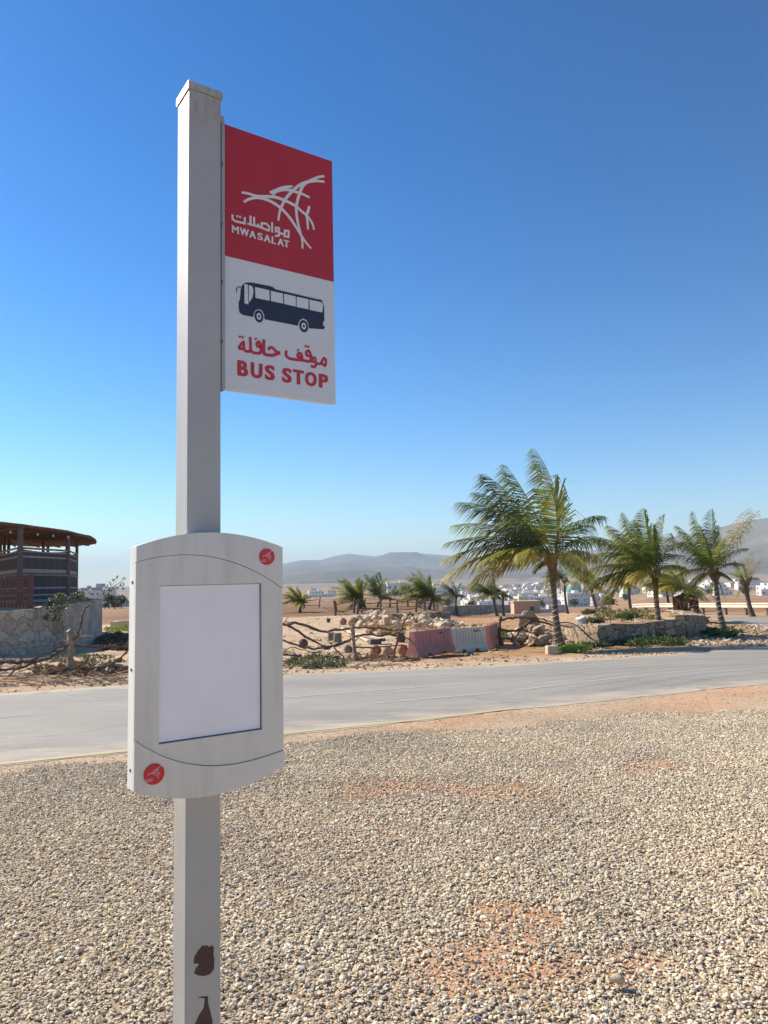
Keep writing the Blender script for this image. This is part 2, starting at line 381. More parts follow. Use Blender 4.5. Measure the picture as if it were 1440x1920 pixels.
# poster case
BU0, BU1, BZ0, BZ1, BN, BD = -.2264, .2418, 1.0621, 1.7510, .11, .062
PU0, PU1, PZ0, PZ1 = -.1561, .1686, 1.1818, 1.6361
def arc(u, z0, bul): t = (u-(BU0+BU1)/2)/((BU1-BU0)/2); return z0+bul*(1-t*t)
us = sorted(set([BU0+(BU1-BU0)*i/40 for i in range(41)]+[PU0, PU1]))
outline = [(u, arc(u, BZ0, -.05)) for u in us]+[(u, arc(u, BZ1, .044)) for u in us[::-1]]
mb = MB(); pprism(mb, outline, BN-BD, BN-.012); case = mb.build('poster_case', M['caseside'], stop)
def interp_seam(pts):
    q = sorted(UZ(x, y, BN) for x, y in pts); xs = [a for a, _ in q]; ys = [b for _, b in q]
    cf = np.polyfit(xs, ys, 3); return lambda u: float(np.polyval(cf, u))
topseam = interp_seam([(256, 1055), (300, 1044), (345, 1041), (395, 1045), (440, 1056), (490, 1078), (530, 1105)])
botseam = interp_seam([(250, 1386), (275, 1403), (310, 1420), (360, 1432), (405, 1434), (450, 1430), (495, 1419), (531, 1405)])
G = .0016
def band(mb, lo, hi, n0, n1, us):
    poly = [(u, lo(u)) for u in us]+[(u, hi(u)) for u in us[::-1]]
    pprism(mb, poly, n0, n1)
mb = MB(); band(mb, lambda u: topseam(u)+G, lambda u: arc(u, BZ1, .044), BN-.012, BN+.004, us); mb.build('top_cover', M['case'], case)
mb = MB(); band(mb, lambda u: arc(u, BZ0, -.05), lambda u: botseam(u)-G, BN-.012, BN+.004, us); mb.build('bottom_cover', M['case'], case)
mb = MB()
ul = [u for u in us if u <= PU0+1e-6]; um = [u for u in us if PU0-1e-6 <= u <= PU1+1e-6]; ur = [u for u in us if u >= PU1-1e-6]
band(mb, botseam, topseam, BN-.011, BN, ul); band(mb, botseam, topseam, BN-.011, BN, ur)
band(mb, botseam, lambda u: PZ0, BN-.011, BN, um); band(mb, lambda u: PZ1, topseam, BN-.011, BN, um)
mb.build('front_frame', M['case'], case)
mb = MB(); pbox(mb, PU0+.0005, PU1-.0005, BN-.0118, BN-.0112, PZ0+.0005, PZ1-.0005); mb.build('gasket', M['dark'], case)
mb = MB(); pbox(mb, PU0+.0015, PU1-.0035, BN-.011, BN-.0085, PZ0+.0035, PZ1-.0015); mb.build('blank_poster', M['paper'], case)
def badge(px, py, r, lab):
    u, z = UZ(px, py, BN+.006); mb = MB()
    c = [(u+r*math.cos(2*math.pi*i/40), z+r*math.sin(2*math.pi*i/40)) for i in range(40)]
    pprism(mb, c, BN+.004, BN+.0075); c2 = [(u+(a-u)*.92, z+(b-z)*.92) for a, b in c]; pprism(mb, c2, BN+.0075, BN+.0085)
    b_ = mb.build('round_badge', M['badge'], case); tag(b_, lab)
    s = r*1.5/(1200/6.857)/6.857*1.0
    cu, cz = UZ(420+700/6.857, 310+600/6.857, SN)
    mb = MB(); k = r/.42
    f2 = lambda x, y: (lambda q: (u+(q[0]-cu)*k*1.75-r*.05, z+(q[1]-cz)*k*1.75))(Z1(x, y))
    for s in LOGO: stroke(mb, [f2(*p) for p in s], .00075, BN+.0085, BN+.0091)
    for y0, w0 in ((760, .0010), (900, .0013)): stroke(mb, [f2(60, y0), f2(640, y0+150)], w0, BN+.0085, BN+.0091)
    mb.build('badge_logo', M['logo'], case)
badge(500.5, 1044, .0262, 'small red round badge at upper right of case')
badge(289, 1451.5, .0292, 'red round badge at lower left of case')
for py in (1092, 1256, 1444):
    z = UZ(246, py, BN-.03)[1]; mb = MB(); mb.tube([PT(BU0+.001, BN-.03, z), PT(BU0-.003, BN-.03, z)], [.006, .004], 8); mb.build('screw', M['bolt'], case)

z = UZ(531, 1063, BN-.02)[1]; mb = MB(); pbox(mb, BU1, BU1+.005, BN-.035, BN-.015, z-.012, z+.012); mb.build('latch', M['bolt'], case)

# ------------------------------------------------------------------ light
SAZ, SEL = R(60), R(37)           # sun to the left of the view direction, and its height
sd = Vector((-math.sin(SAZ)*math.cos(SEL), math.cos(SAZ)*math.cos(SEL), math.sin(SEL)))
ld = bpy.data.lights.new('sun', 'SUN'); ld.energy = 5.0; ld.angle = R(.53); ld.color = (1, .93, .83)
lo = bpy.data.objects.new('sun', ld); COL.objects.link(lo); lo.rotation_euler = sd.to_track_quat('Z', 'Y').to_euler(); lo.location = (0, 0, 30)
w = bpy.data.worlds.new('World'); sc.world = w; w.use_nodes = True; nt = w.node_tree
sky = nt.nodes.new('ShaderNodeTexSky'); sky.sky_type = 'NISHITA'; sky.sun_disc = False; sky.sun_elevation = SEL; sky.sun_rotation = -SAZ
sky.altitude = 100; sky.air_density = 1.0; sky.dust_density = .15; sky.ozone_density = 3.5
hs = nt.nodes.new('ShaderNodeHueSaturation'); hs.inputs['Saturation'].default_value = 1.22; hs.inputs['Hue'].default_value = .499; sa = mix(nt, 1, sky.outputs[0], (.1, .1, .1), 'MULTIPLY'); gm = nt.nodes.new('ShaderNodeGamma'); gm.inputs[1].default_value = 1.42; nt.links.new(sa, gm.inputs[0]); sb = mix(nt, 1, gm.outputs[0], (11.2, 11.1, 10.9), 'MULTIPLY'); nt.links.new(sb, hs.inputs['Color']); nt.links.new(hs.outputs[0], nt.nodes['Background'].inputs[0]); nt.nodes['Background'].inputs[1].default_value = .12
sc.view_settings.view_transform = 'Standard'; sc.view_settings.look = 'None'; sc.view_settings.exposure = .78; sc.view_settings.gamma = 1
sc.view_settings.use_white_balance = True; sc.view_settings.white_balance_temperature = 6850; sc.view_settings.white_balance_tint = 10
sc.render.engine = 'CYCLES'

# ------------------------------------------------------------------ road plan
near_px = [(-260, 1462), (0, 1437), (240, 1412), (530, 1379), (795, 1352), (967, 1331), (1159, 1312), (1440, 1282)]
far_px = [(-260, 1313), (0, 1301), (240, 1285), (530, 1266), (878, 1251), (1159, 1234), (1440, 1213)]
def poly_at(l): return [at(x, y) for x, y in l]
near_w = poly_at(near_px); far_w = poly_at(far_px)
near_w = [Vector((-11, near_w[0].y-3.0, 0))]+near_w+[Vector((12.5, 17.2, 0)), Vector((22, 23, 0)), Vector((34, 26, 0))]
far_w = [Vector((-22, far_w[0].y-3.6, 0))]+far_w+[Vector((15, 25.5, 0)), Vector((24, 31, 0)), Vector((34, 35, 0))]
nx = np.array([p.x for p in near_w]); ny = np.array([p.y for p in near_w]); fx = np.array([p.x for p in far_w]); fy = np.array([p.y for p in far_w])
r2l = [(13, 23), (16.2, 31), (17.9, 41), (17.6, 52), (15.5, 64), (12, 75)]; r2r = [(22, 27), (22, 34), (21.3, 41), (20.4, 49), (19.0, 58), (16, 70)]

# ------------------------------------------------------------------ ground sheet
def sandpatch(x, y):
    v = 0
    for qx, qy, qr in ((.42, 3.3, .42), (.7, 3.75, .3), (.05, 6.2, .5), (.9, 5.9, .45), (-.1, 5.1, .25), (2.2, 6.6, .3), (.25, 2.75, .3)):
        v = max(v, 1-math.hypot((x-qx)/1.5, y-qy)/qr+.7*noise.fractal(Vector((x*1.6, y*1.6, 2)), 1, 2, 3))
    return min(1, max(0, v*1.5))
def fbm(x, y, s, seed=0):
    return noise.fractal(Vector((x*s+seed, y*s-seed, seed*.3)), 1, 2, 4)
az_f = np.radians(np.arange(-50, 50.01, .28)); az_b = np.radians(np.arange(56, 305, 6)); AZ = np.concatenate([az_f, az_b])
RR = np.concatenate([[.3], .6*1.022**np.arange(0, 500)]); RR = RR[RR < 26000]
nA, nR = len(AZ), len(RR)
gx = np.outer(RR, np.sin(AZ)); gy = np.outer(RR, np.cos(AZ)); gz = Hn(gx, gy)
yn = np.interp(gx, nx, ny); yf = np.interp(gx, fx, fy)
on1 = (gy > yn+.12) & (gy < yf-.12)
yy = gy; xl = np.interp(yy, [p[1] for p in r2l], [p[0] for p in r2l]); xr = np.interp(yy, [p[1] for p in r2r], [p[0] for p in r2r])
on2 = (yy > 23) & (yy < 74) & (gx > xl+.1) & (gx < xr-.1)
colr = np.zeros((nR, nA, 3)); gz2 = gz.copy()
C_lot = np.array((.46, .37, .26)); C_sand = np.array((.52, .39, .27)); C_soil = np.array((.42, .255, .14)); C_field = np.array((.30, .18, .105)); C_plain = np.array((.36, .27, .19)); C_hill = np.array((.26, .20, .15))
for i in range(nR):
    for j in range(nA):
        x, y = gx[i, j], gy[i, j]; r = RR[i]
        if r < 60:
            n1 = fbm(x, y, .35, 3); n2 = fbm(x, y, 1.3, 9); dn = yn[i, j]-y; df = y-yf[i, j]
            if dn > 0:
                k = min(1, max(0, (dn-float(np.interp(x, [-1, .5, 3.4, 5.5], [.3, .75, 1.7, 2.6])))/.7+.9*n1)); c = C_sand*(1-k)+C_lot*k
                s = max(min(1, max(0, (n1+.02)*2.2)), sandpatch(x, y)*1.3); c = c*(1-s*.7)+np.array((.58, .33, .19))*s*.7
            else:
                k = min(1, max(0, (df-1.2)/2.5+.9*n1)); c = C_sand*(1-k)+C_soil*k
                if x < 1.8 and y > 20: kk = min(1, max(0, (1.8-x)/2))*.85; c = c*(1-kk)+C_sand*1.08*kk
                c = c*(1+.18*n2)
                if df > .6: gz2[i, j] += (.05*n1+.03*n2)*min(1, (df-.6)/2)
        else:
            n1 = fbm(x, y, .02, 5); n2 = fbm(x, y, .006, 2); a = math.atan2(x, y)
            c = C_field*(1+.3*n1)
            if r > 330:
                k = min(1, (r-330)/300)*min(1, max(.25, .6+n2)); c = c*(1-k)+C_plain*k
            if r > 1700:
                k = min(1, (r-1700)/1500); c = c*(1-k)+C_hill*(1+.25*n2)*k
            if r > 2500: gz2[i, j] += min(1, (r-2500)/1500)*18*fbm(x, y, .0011, 4)
        colr[i, j] = c
gz2[on1 | on2] -= .007
me = bpy.data.meshes.new('ground')
vs = np.stack([gx, gy, gz2], -1).reshape(-1, 3); vs = np.vstack([vs, [[0, 0, 0]]])
fs = []
I, J = np.meshgrid(np.arange(nR-1), np.arange(nA), indexing='ij'); J2 = (J+1) % nA
quads = np.stack([I*nA+J, I*nA+J2, (I+1)*nA+J2, (I+1)*nA+J], -1).reshape(-1, 4)
fs = quads[:, ::-1].tolist()+[(nR*nA, (j+1) % nA, j) for j in range(nA)]
me.from_pydata(vs.tolist(), [], fs); me.polygons.foreach_set('use_smooth', [True]*len(fs))
ca = me.color_attributes.new('Col', 'FLOAT_COLOR', 'POINT')
cc = np.ones((len(vs), 4)); cc[:-1, :3] = colr.reshape(-1, 3); cc[-1, :3] = C_lot; ca.data.foreach_set('color', cc.ravel())
m, nt, b = mat('ground_earth'); P = geo(nt)
att = N(nt, 'ShaderNodeVertexColor', layer_name='Col').outputs['Color']
n1 = noise_n(nt, 9, 8, .7, P); n2 = noise_n(nt, .5, 6, .65, P); n3 = noise_n(nt, .012, 8, .7, P)
c = mix(nt, 1, att, ramp(nt, n1, [(.25, (.72, .70, .68)), (.5, (1, 1, 1)), (.8, (1.22, 1.2, 1.15))]), 'MULTIPLY')
c = mix(nt, 1, c, ramp(nt, n2, [(.3, (.82, .78, .72)), (.65, (1.12, 1.12, 1.12))]), 'MULTIPLY')
c = mix(nt, 1, c, ramp(nt, n3, [(.35, (.8, .82, .8)), (.62, (1.15, 1.12, 1.1))]), 'MULTIPLY')
nt.links.new(c, b.inputs['Base Color']); b.inputs['Roughness'].default_value = .95; b.inputs['Specular IOR Level'].default_value = .15
bump(nt, b, noise_n(nt, 26, 6, .75, P), .6, .03)
me.materials.append(m); g = bpy.data.objects.new('ground', me); COL.objects.link(g); tag(g, kind='structure')

# ------------------------------------------------------------------ roads
def strip(name, A, B, n, mcross, m, dz):
    def res(L, n):
        d = [0]
        for i in range(1, len(L)): d.append(d[-1]+math.hypot(L[i][0]-L[i-1][0], L[i][1]-L[i-1][1]))
        t = np.linspace(0, d[-1], n); return np.interp(t, d, [p[0] for p in L]), np.interp(t, d, [p[1] for p in L])
    ax, ay = res(A, n); bx, by = res(B, n); mb = MB(); vs = []; cs = []
    for i in range(n):
        for k in range(mcross+1):
            t = k/mcross; jx = 0
            x = ax[i]*(1-t)+bx[i]*t; y = ay[i]*(1-t)+by[i]*t
            if k in (0, mcross): y += .10*fbm(x, y, 2.2, 1)*(abs(dz-.008) > .001)
            vs.append((x, y, H(x, y)+dz)); cs.append((t, t, t))
    mb.add(vs, [(i*(mcross+1)+k, (i+1)*(mcross+1)+k, (i+1)*(mcross+1)+k+1, i*(mcross+1)+k+1) for i in range(n-1) for k in range(mcross)])
    mb.c = cs; return mb.build(name, m, color=True)
m, nt, b = mat('asphalt'); P = geo(nt)
a1 = noise_n(nt, 60, 4, .8, P); a2 = noise_n(nt, .35, 6, .7, scalev(nt, P, (.5, 1.6, 1))); a3 = noise_n(nt, 1.2, 5, .65, P, 1.5)
c = ramp(nt, a1, [(.3, (.22, .205, .18)), (.7, (.37, .345, .30))])
c = mix(nt, 1, c, ramp(nt, a2, [(.3, (.74, .75, .76)), (.7, (1.16, 1.14, 1.09))]), 'MULTIPLY')
c = mix(nt, mth(nt, 'MULTIPLY', ramp(nt, a3, [(.55, (0, 0, 0)), (.8, (1, 1, 1))]), .35), c, (.42, .38, .31))
wv = N(nt, 'ShaderNodeTexWave', wave_type='RINGS', rings_direction='Z'); wv.inputs['Scale'].default_value = .55; wv.inputs['Distortion'].default_value = 2.5; wv.inputs['Detail'].default_value = 3
mp = nt.nodes.new('ShaderNodeMapping'); mp.inputs['Location'].default_value = (-13, -4.5, 0); nt.links.new(P, mp.inputs[0]); nt.links.new(mp.outputs[0], wv.inputs[0])
xs = N(nt, 'ShaderNodeSeparateXYZ'); nt.links.new(P, xs.inputs[0])
mr = N(nt, 'ShaderNodeMapRange'); mr.inputs[1].default_value = 1.5; mr.inputs[2].default_value = 4; nt.links.new(xs.outputs[0], mr.inputs[0])
tm = mth(nt, 'MULTIPLY', mth(nt, 'MULTIPLY', ramp(nt, wv.outputs[1], [(.55, (0, 0, 0)), (.95, (1, 1, 1))]), mr.outputs[0]), .42)
c = mix(nt, tm, c, (.17, .17, .16))
T_ = N(nt, 'ShaderNodeVertexColor', layer_name='Col').outputs['Color']; ts = N(nt, 'ShaderNodeSeparateColor'); nt.links.new(T_, ts.inputs[0]); tt = ts.outputs[0]
ed = mth(nt, 'SUBTRACT', 1, mth(nt, 'MULTIPLY', mth(nt, 'MINIMUM', tt, mth(nt, 'SUBTRACT', 1, tt)), 7))
sn = noise_n(nt, 1.3, 7, .72, scalev(nt, P, (.6, 1.3, 1)))
sm_ = ramp(nt, mth(nt, 'ADD', mth(nt, 'MULTIPLY', ed, .34), sn), [(.60, (0, 0, 0)), (.92, (1, 1, 1))])
c = mix(nt, mth(nt, 'MULTIPLY', sm_, .8), c, (.55, .45, .32))
vc = N(nt, 'ShaderNodeTexVoronoi', feature='DISTANCE_TO_EDGE'); vc.inputs['Scale'].default_value = .55; wn = N(nt, 'ShaderNodeTexNoise'); wn.inputs['Scale'].default_value = 3; nt.links.new(P, wn.inputs['Vector'])
wm = N(nt, 'ShaderNodeMix'); wm.data_type = 'VECTOR'; wm.inputs[0].default_value = .25; nt.links.new(P, wm.inputs[4]); nt.links.new(wn.outputs['Color'], wm.inputs[5]); nt.links.new(wm.outputs[1], vc.inputs['Vector'])
ck = mth(nt, 'MULTIPLY', ramp(nt, vc.outputs['Distance'], [(.0, (1, 1, 1)), (.012, (0, 0, 0))]), ramp(nt, noise_n(nt, .25, 3, .5, P), [(.5, (0, 0, 0)), (.6, (.55, .55, .55))]))
c = mix(nt, ck, c, (.12, .115, .10))
nt.links.new(c, b.inputs['Base Color']); b.inputs['Roughness'].default_value = .8; bump(nt, b, a1, .35, .008)
asphalt = m
tag(strip('road', [(p.x, p.y) for p in near_w], [(p.x, p.y) for p in far_w], 160, 14, asphalt, .004), kind='structure')
tag(strip('side_road', r2l, r2r, 60, 8, asphalt, .012), kind='structure')
def worn(name, col, thr):
    m, nt, b = mat(name); P = geo(nt); n = noise_n(nt, 14, 6, .75, P)
    c = mix(nt, ramp(nt, n, [(thr-.08, (0, 0, 0)), (thr+.08, (1, 1, 1))]), (.36, .34, .30), col)
    nt.links.new(c, b.inputs['Base Color']); b.inputs['Roughness'].default_value = .8; return m
M['ypaint'] = worn('worn_yellow_paint', (.50, .41, .20), .42); M['wpaint'] = worn('worn_white_paint', (.52, .50, .455), .53)
def line_at(pts, w, name, m):
    A, B = [], []
    for i, p in enumerate(pts):
        a = pts[max(0, i-1)]; c = pts[min(len(pts)-1, i+1)]; t = Vector((c[0]-a[0], c[1]-a[1])).normalized(); n = Vector((-t.y, t.x))*w/2
        A.append((p[0]-n.x, p[1]-n.y)); B.append((p[0]+n.x, p[1]+n.y))
    return tag(strip(name, A, B, 60, 2, m, .008), kind='structure')
q = [(p.x, p.y+.12) for p in near_w[1:7]]; line_at(q, .11, 'road_edge_line', M['ypaint'])
for a, b_ in (((531, 1309), (865, 1283)), ((700, 1320), (930, 1300)), ((0, 1346), (60, 1340)), ((640, 1275), (868, 1265)), ((960, 1296), (1190, 1268))):
    p, q = at(*a), at(*b_); k = line_at([(p.x, p.y), ((p.x+q.x)/2, (p.y+q.y)/2+.05), (q.x, q.y)], .10, 'lane_line', M['wpaint'])

# ------------------------------------------------------------------ gravel: real stones scattered by geometry nodes
def scatter(name, pts, scale, rot_scale, m, radius=1.0, seed=0, stretch=(1.05, .72, .5)):
    me = bpy.data.meshes.new(name); me.vertices.add(len(pts)); me.vertices.foreach_set('co', np.asarray(pts, np.float32).ravel())
    a = me.attributes.new('sz', 'FLOAT', 'POINT'); a.data.foreach_set('value', np.asarray(scale, np.float32))
    me.materials.append(m); o = bpy.data.objects.new(name, me); COL.objects.link(o)
    ng = bpy.data.node_groups.new(name+'_nodes', 'GeometryNodeTree')
    ng.interface.new_socket('Geometry', in_out='INPUT', socket_type='NodeSocketGeometry'); ng.interface.new_socket('Geometry', in_out='OUTPUT', socket_type='NodeSocketGeometry')
    nd = ng.nodes; L = ng.links; gi = nd.new('NodeGroupInput'); go = nd.new('NodeGroupOutput')
    g2i = nd.new('GeometryNodeGeometryToInstance')
    for k in range(6):
        ico = nd.new('GeometryNodeMeshIcoSphere'); ico.inputs['Radius'].default_value = 1; ico.inputs['Subdivisions'].default_value = 3
        nz = nd.new('ShaderNodeTexNoise'); nz.noise_dimensions = '4D'; nz.inputs['W'].default_value = seed+k*3.7; nz.inputs['Scale'].default_value = .85; nz.inputs['Detail'].default_value = 1.5
        vor = nd.new('ShaderNodeVectorMath'); vor.operation = 'SUBTRACT'; vor.inputs[1].default_value = (.5, .5, .5)
        L.new(nz.outputs['Color'], vor.inputs[0])
        ml = nd.new('ShaderNodeVectorMath'); ml.operation = 'MULTIPLY'; ml.inputs[1].default_value = (1.5, 1.5, 1.5); L.new(vor.outputs[0], ml.inputs[0])
        spn = nd.new('GeometryNodeSetPosition'); L.new(ico.outputs[0], spn.inputs[0]); L.new(ml.outputs[0], spn.inputs['Offset'])
        tr = nd.new('GeometryNodeTransform'); s = 1+.25*math.sin(k*2.1); tr.inputs['Scale'].default_value = (stretch[0]*s, stretch[1], stretch[2]/s); L.new(spn.outputs[0], tr.inputs[0])
        sm = nd.new('GeometryNodeSetMaterial'); sm.inputs['Material'].default_value = m; L.new(tr.outputs[0], sm.inputs[0])
        L.new(sm.outputs[0], g2i.inputs[0])
    iop = nd.new('GeometryNodeInstanceOnPoints'); L.new(gi.outputs[0], iop.inputs['Points']); L.new(g2i.outputs[0], iop.inputs['Instance'])
    iop.inputs['Pick Instance'].default_value = True
    ri = nd.new('FunctionNodeRandomValue'); ri.data_type = 'INT'; ri.inputs[4].default_value = 0; ri.inputs[5].default_value = 5; L.new(ri.outputs[2], iop.inputs['Instance Index'])
    rr = nd.new('FunctionNodeRandomValue'); rr.data_type = 'FLOAT_VECTOR'; rr.inputs[0].default_value = (-rot_scale, -rot_scale, 0); rr.inputs[1].default_value = (rot_scale, rot_scale, 6.28); rr.inputs['Seed'].default_value = 3
    L.new(rr.outputs[0], iop.inputs['Rotation'])
    na = nd.new('GeometryNodeInputNamedAttribute'); na.data_type = 'FLOAT'; na.inputs['Name'].default_value = 'sz'; L.new(na.outputs[0], iop.inputs['Scale'])
    L.new(iop.outputs[0], go.inputs[0])
    md = o.modifiers.new('scatter', 'NODES'); md.node_group = ng
    return o
def stone_mat(name, stops):
    m, nt, b = mat(name)
    oi = nt.nodes.new('ShaderNodeObjectInfo').outputs['Random']; tc = nt.nodes.new('ShaderNodeTexCoord').outputs['Object']
    c = ramp(nt, oi, stops, 'CONSTANT'); n = noise_n(nt, 2.5, 4, .6, tc)
    c = mix(nt, 1, c, ramp(nt, n, [(.3, (.8, .8, .8)), (.7, (1.15, 1.15, 1.15))]), 'MULTIPLY')
    lc = nt.nodes.new('ShaderNodeObjectInfo').outputs['Location']
    c = mix(nt, 1, c, ramp(nt, noise_n(nt, .7, 4, .6, lc), [(.3, (.79, .80, .82)), (.5, (.98, .985, .97)), (.7, (1.09, 1.085, 1.03))]), 'MULTIPLY')
    nt.links.new(c, b.inputs['Base Color']); b.inputs['Roughness'].default_value = .9; b.inputs['Specular IOR Level'].default_value = .12; return m
M['gravel'] = stone_mat('gravel_stone', [(0, (.70, .57, .40)), (.16, (.58, .47, .33)), (.32, (.77, .66, .48)), (.46, (.48, .39, .28)), (.58, (.66, .53, .37)), (.68, (.38, .32, .255)), (.76, (.63, .46, .32)), (.84, (.82, .73, .57)), (.93, (.24, .21, .185)), (.96, (.50, .45, .39))])
pts = []; szs = []
n_try = 1500000
tx = rng.uniform(-7.5, 10.5, n_try); ty = rng.uniform(1.2, 12.5, n_try)
ok = (np.abs(tx) < ty*.62+1.6) & (ty < np.interp(tx, nx, ny)-.05)
tx, ty = tx[ok], ty[ok]; yn_ = np.interp(tx, nx, ny)
for x, y, yn0 in zip(tx, ty, yn_):
    n1 = noise.fractal(Vector((x*.55, y*.9, 2)), 1, 2, 3); dn = yn0-y
    edge = (dn-float(np.interp(x, [-1, .5, 3.4, 5.5], [.25, .75, 1.7, 2.6])))/.8+1.3*n1
    keep = min(1, max(.05, edge))
    keep *= 1-.6*sandpatch(x, y)
    if random.random() > keep: continue
    s = min(.0125, random.lognormvariate(math.log(.0061), .32))*(1.25 if random.random() < .12 else 1)
    if keep < .3: s *= .7
    if random.random() < .004: s = random.uniform(.014, .019)
    pts.append((x, y, H(x, y)+random.uniform(.001, .012))); szs.append(s)
gr = scatter('gravel', pts, szs, .5, M['gravel'], stretch=(1.1, .78, .46))
tag(gr, 'pale beige and grey crushed stone covering the roadside lot', 'gravel', kind='stuff')
print('stones', len(pts))
# loose stones on far verge
M['pebble'] = stone_mat('verge_stone', [(0, (.50, .40, .28)), (.3, (.36, .26, .17)), (.55, (.58, .50, .38)), (.8, (.24, .18, .13)), (.9, (.42, .30, .18))])
pts = []; szs = []
for _ in range(5000):
    x = random.uniform(-16, 19); yf0 = float(np.interp(x, fx, fy)); y = yf0+abs(random.gauss(0, 1))*3.4+.1
    n1 = noise.fractal(Vector((x*.5, y*.5, 7)), 1, 2, 3)
    if n1 < -.05 and random.random() < .75: continue
    if random.random() < .15: s = random.uniform(.025, .06)
    else: s = random.uniform(.01, .03)
    pts.append((x, y, H(x, y)+s*.2)); szs.append(s)
tag(scatter('verge_stones', pts, szs, .5, M['pebble'], seed=5), 'loose small stones strewn along the far roadside', 'stones', kind='stuff')
# the one large pale stone lying on the gravel, and a blue cap
def rock_mesh(name, seed, sub=2, amp=.45, flat=.75, mats=None, sm=False):
    bm = bmesh.new(); bmesh.ops.create_icosphere(bm, subdivisions=sub, radius=1)
    rs = random.Random(seed); sx, sy = rs.uniform(.8, 1.3), rs.uniform(.7, 1.0)
    planes = []
    for _ in range(9):
        d = Vector((rs.gauss(0, 1), rs.gauss(0, 1), rs.gauss(0, 1))).normalized(); planes.append((d, rs.uniform(.5, .85)))
    for v in bm.verts:
        for d, h_ in planes:
            q = v.co.dot(d)-h_
            if q > 0: v.co -= d*q
        n_ = noise.noise(v.co*1.1+Vector((seed*7.3, 1, 2)))+.4*noise.noise(v.co*2.6+Vector((seed*3, 4, 2)))
        c = noise.cell(v.co*1.6+Vector((seed, 0, 0)))
        v.co *= 1+amp*.5*n_+.05*(c-.5); v.co.x *= sx; v.co.y *= sy; v.co.z *= flat
    me = bpy.data.meshes.new(name); bm.to_mesh(me); bm.free(); me.materials.append(mats)
    if sm: me.polygons.foreach_set('use_smooth', [True]*len(me.polygons))
    return me
M['lime'] = simple('limestone', (.56, .45, .31), .9, .25, 3, .5, 9, obj=True)
M['lime2'] = simple('dark_boulder', (.36, .26, .17), .9, .3, 3, .5, 9)
p = at(1156, 1856); o = bpy.data.objects.new('stone', rock_mesh('stone', 3, 3, .5, .6, M['lime'])); COL.objects.link(o); o.scale = (.042, .032, .034); o.location = p+Vector((0, 0, .04))
tag(o, 'largest pale stone lying on the gravel near the bottom right', 'stone')
p = at(899, 1922); mb = MB(); mb.lathe([(.006, 0), (.0072, .001), (.0072, .006), (.006, .007)], (0, 0, 0), 20)
o = mb.build('bottle_cap', simple('cap_blue', (.02, .07, .45), .4, .05)); o.location = (p.x, p.y, p.z+.018); o.rotation_euler = (.5, .2, 0)
tag(o, 'tiny blue plastic cap on the gravel at the bottom edge', 'bottle cap')

# ------------------------------------------------------------------ mountains
ridge_px = [(-400, 1118), (0, 1118), (200, 1114), (300, 1105), (430, 1078), (530, 1057), (565, 1050), (600, 1050), (635, 1041), (655, 1038), (672, 1040), (700, 1043), (740, 1038), (780, 1037), (835, 1041), (900, 1045), (1000, 1042), (1080, 1036), (1150, 1026), (1250, 1008), (1300, 999), (1347, 989), (1400, 976), (1440, 970), (1600, 955), (2000, 950)]
raz, rel = [], []
for x, y in ridge_px:
    d = ray(x, y); raz.append(math.atan2(d.x, d.y)); rel.append(d.z/math.hypot(d.x, d.y))
A2 = np.radians(np.arange(-48, 52, .12)); R2 = np.concatenate([np.linspace(2900, 11000, 90), np.linspace(11300, 18000, 20)])
vs = []; cl = []
for r in R2:
    for a in A2:
        e = float(np.interp(a, raz, rel)); rd = float(np.interp(a, [raz[14], raz[19], raz[23]], [11000, 8500, 6200]))
        x, y = r*math.sin(a), r*math.cos(a)
        hh = max(0, e*rd+CZ-5)
        t = (r-3000)/(rd-3000)
        if t < 1: prof = max(0, t)**1.7
        else: prof = max(0, 1-(t-1)*.35)
        rg = 1-abs(noise.fractal(Vector((x*.00045, y*.00045, 3)), 1, 2, 5))*1.6
        ero = noise.fractal(Vector((x*.0011, y*.0011, 8)), 1, 2.1, 5)
        z = 5+hh*prof+(rg*.16-.08+ero*.2)*hh*max(0, min(1, t*2))*max(0, min(1, (1-t)*4 if t < 1 else 0))
        if r < 4200: z = z-(4200-r)/1300*35
        vs.append((x, y, z))
nA2 = len(A2); fs = [(i*nA2+j, (i+1)*nA2+j, (i+1)*nA2+j+1, i*nA2+j+1)[::-1] for i in range(len(R2)-1) for j in range(nA2-1)]
mb = MB(); mb.add(vs, fs)
m, nt, b = mat('mountain_scrub'); P = geo(nt); n1 = noise_n(nt, .0016, 8, .7, P); n2 = noise_n(nt, .012, 6, .7, P)
c = ramp(nt, n1, [(.3, (.085, .085, .055)), (.5, (.13, .115, .08)), (.7, (.22, .18, .13))]); c = mix(nt, 1, c, ramp(nt, n2, [(.3, (.7, .7, .7)), (.7, (1.2, 1.2, 1.2))]), 'MULTIPLY')
nt.links.new(c, b.inputs['Base Color']); b.inputs['Roughness'].default_value = 1; b.inputs['Specular IOR Level'].default_value = 0
tag(mb.build('mountains', m, smooth=True), kind='structure')

# ------------------------------------------------------------------ haze
mb = MB(); mb.box((0, 4000, 580), (44000, 30000, 1260)); 
mb.v = [(x, y, -60 if z < 0 else 780) for x, y, z in mb.v]
m = bpy.data.materials.new('haze_air'); m.use_nodes = True; nt = m.node_tree; nt.nodes.remove(nt.nodes['Principled BSDF'])
pv = nt.nodes.new('ShaderNodeVolumePrincipled'); pv.inputs['Color'].default_value = (.70, .86, 1, 1); pv.inputs['Density'].default_value = 1.05e-4; pv.inputs['Anisotropy'].default_value = 0
nt.links.new(pv.outputs[0], nt.nodes['Material Output'].inputs['Volume'])
HAZE = True
if HAZE: tag(mb.build('haze', m), 'thin pale blue air haze', 'haze', kind='stuff')

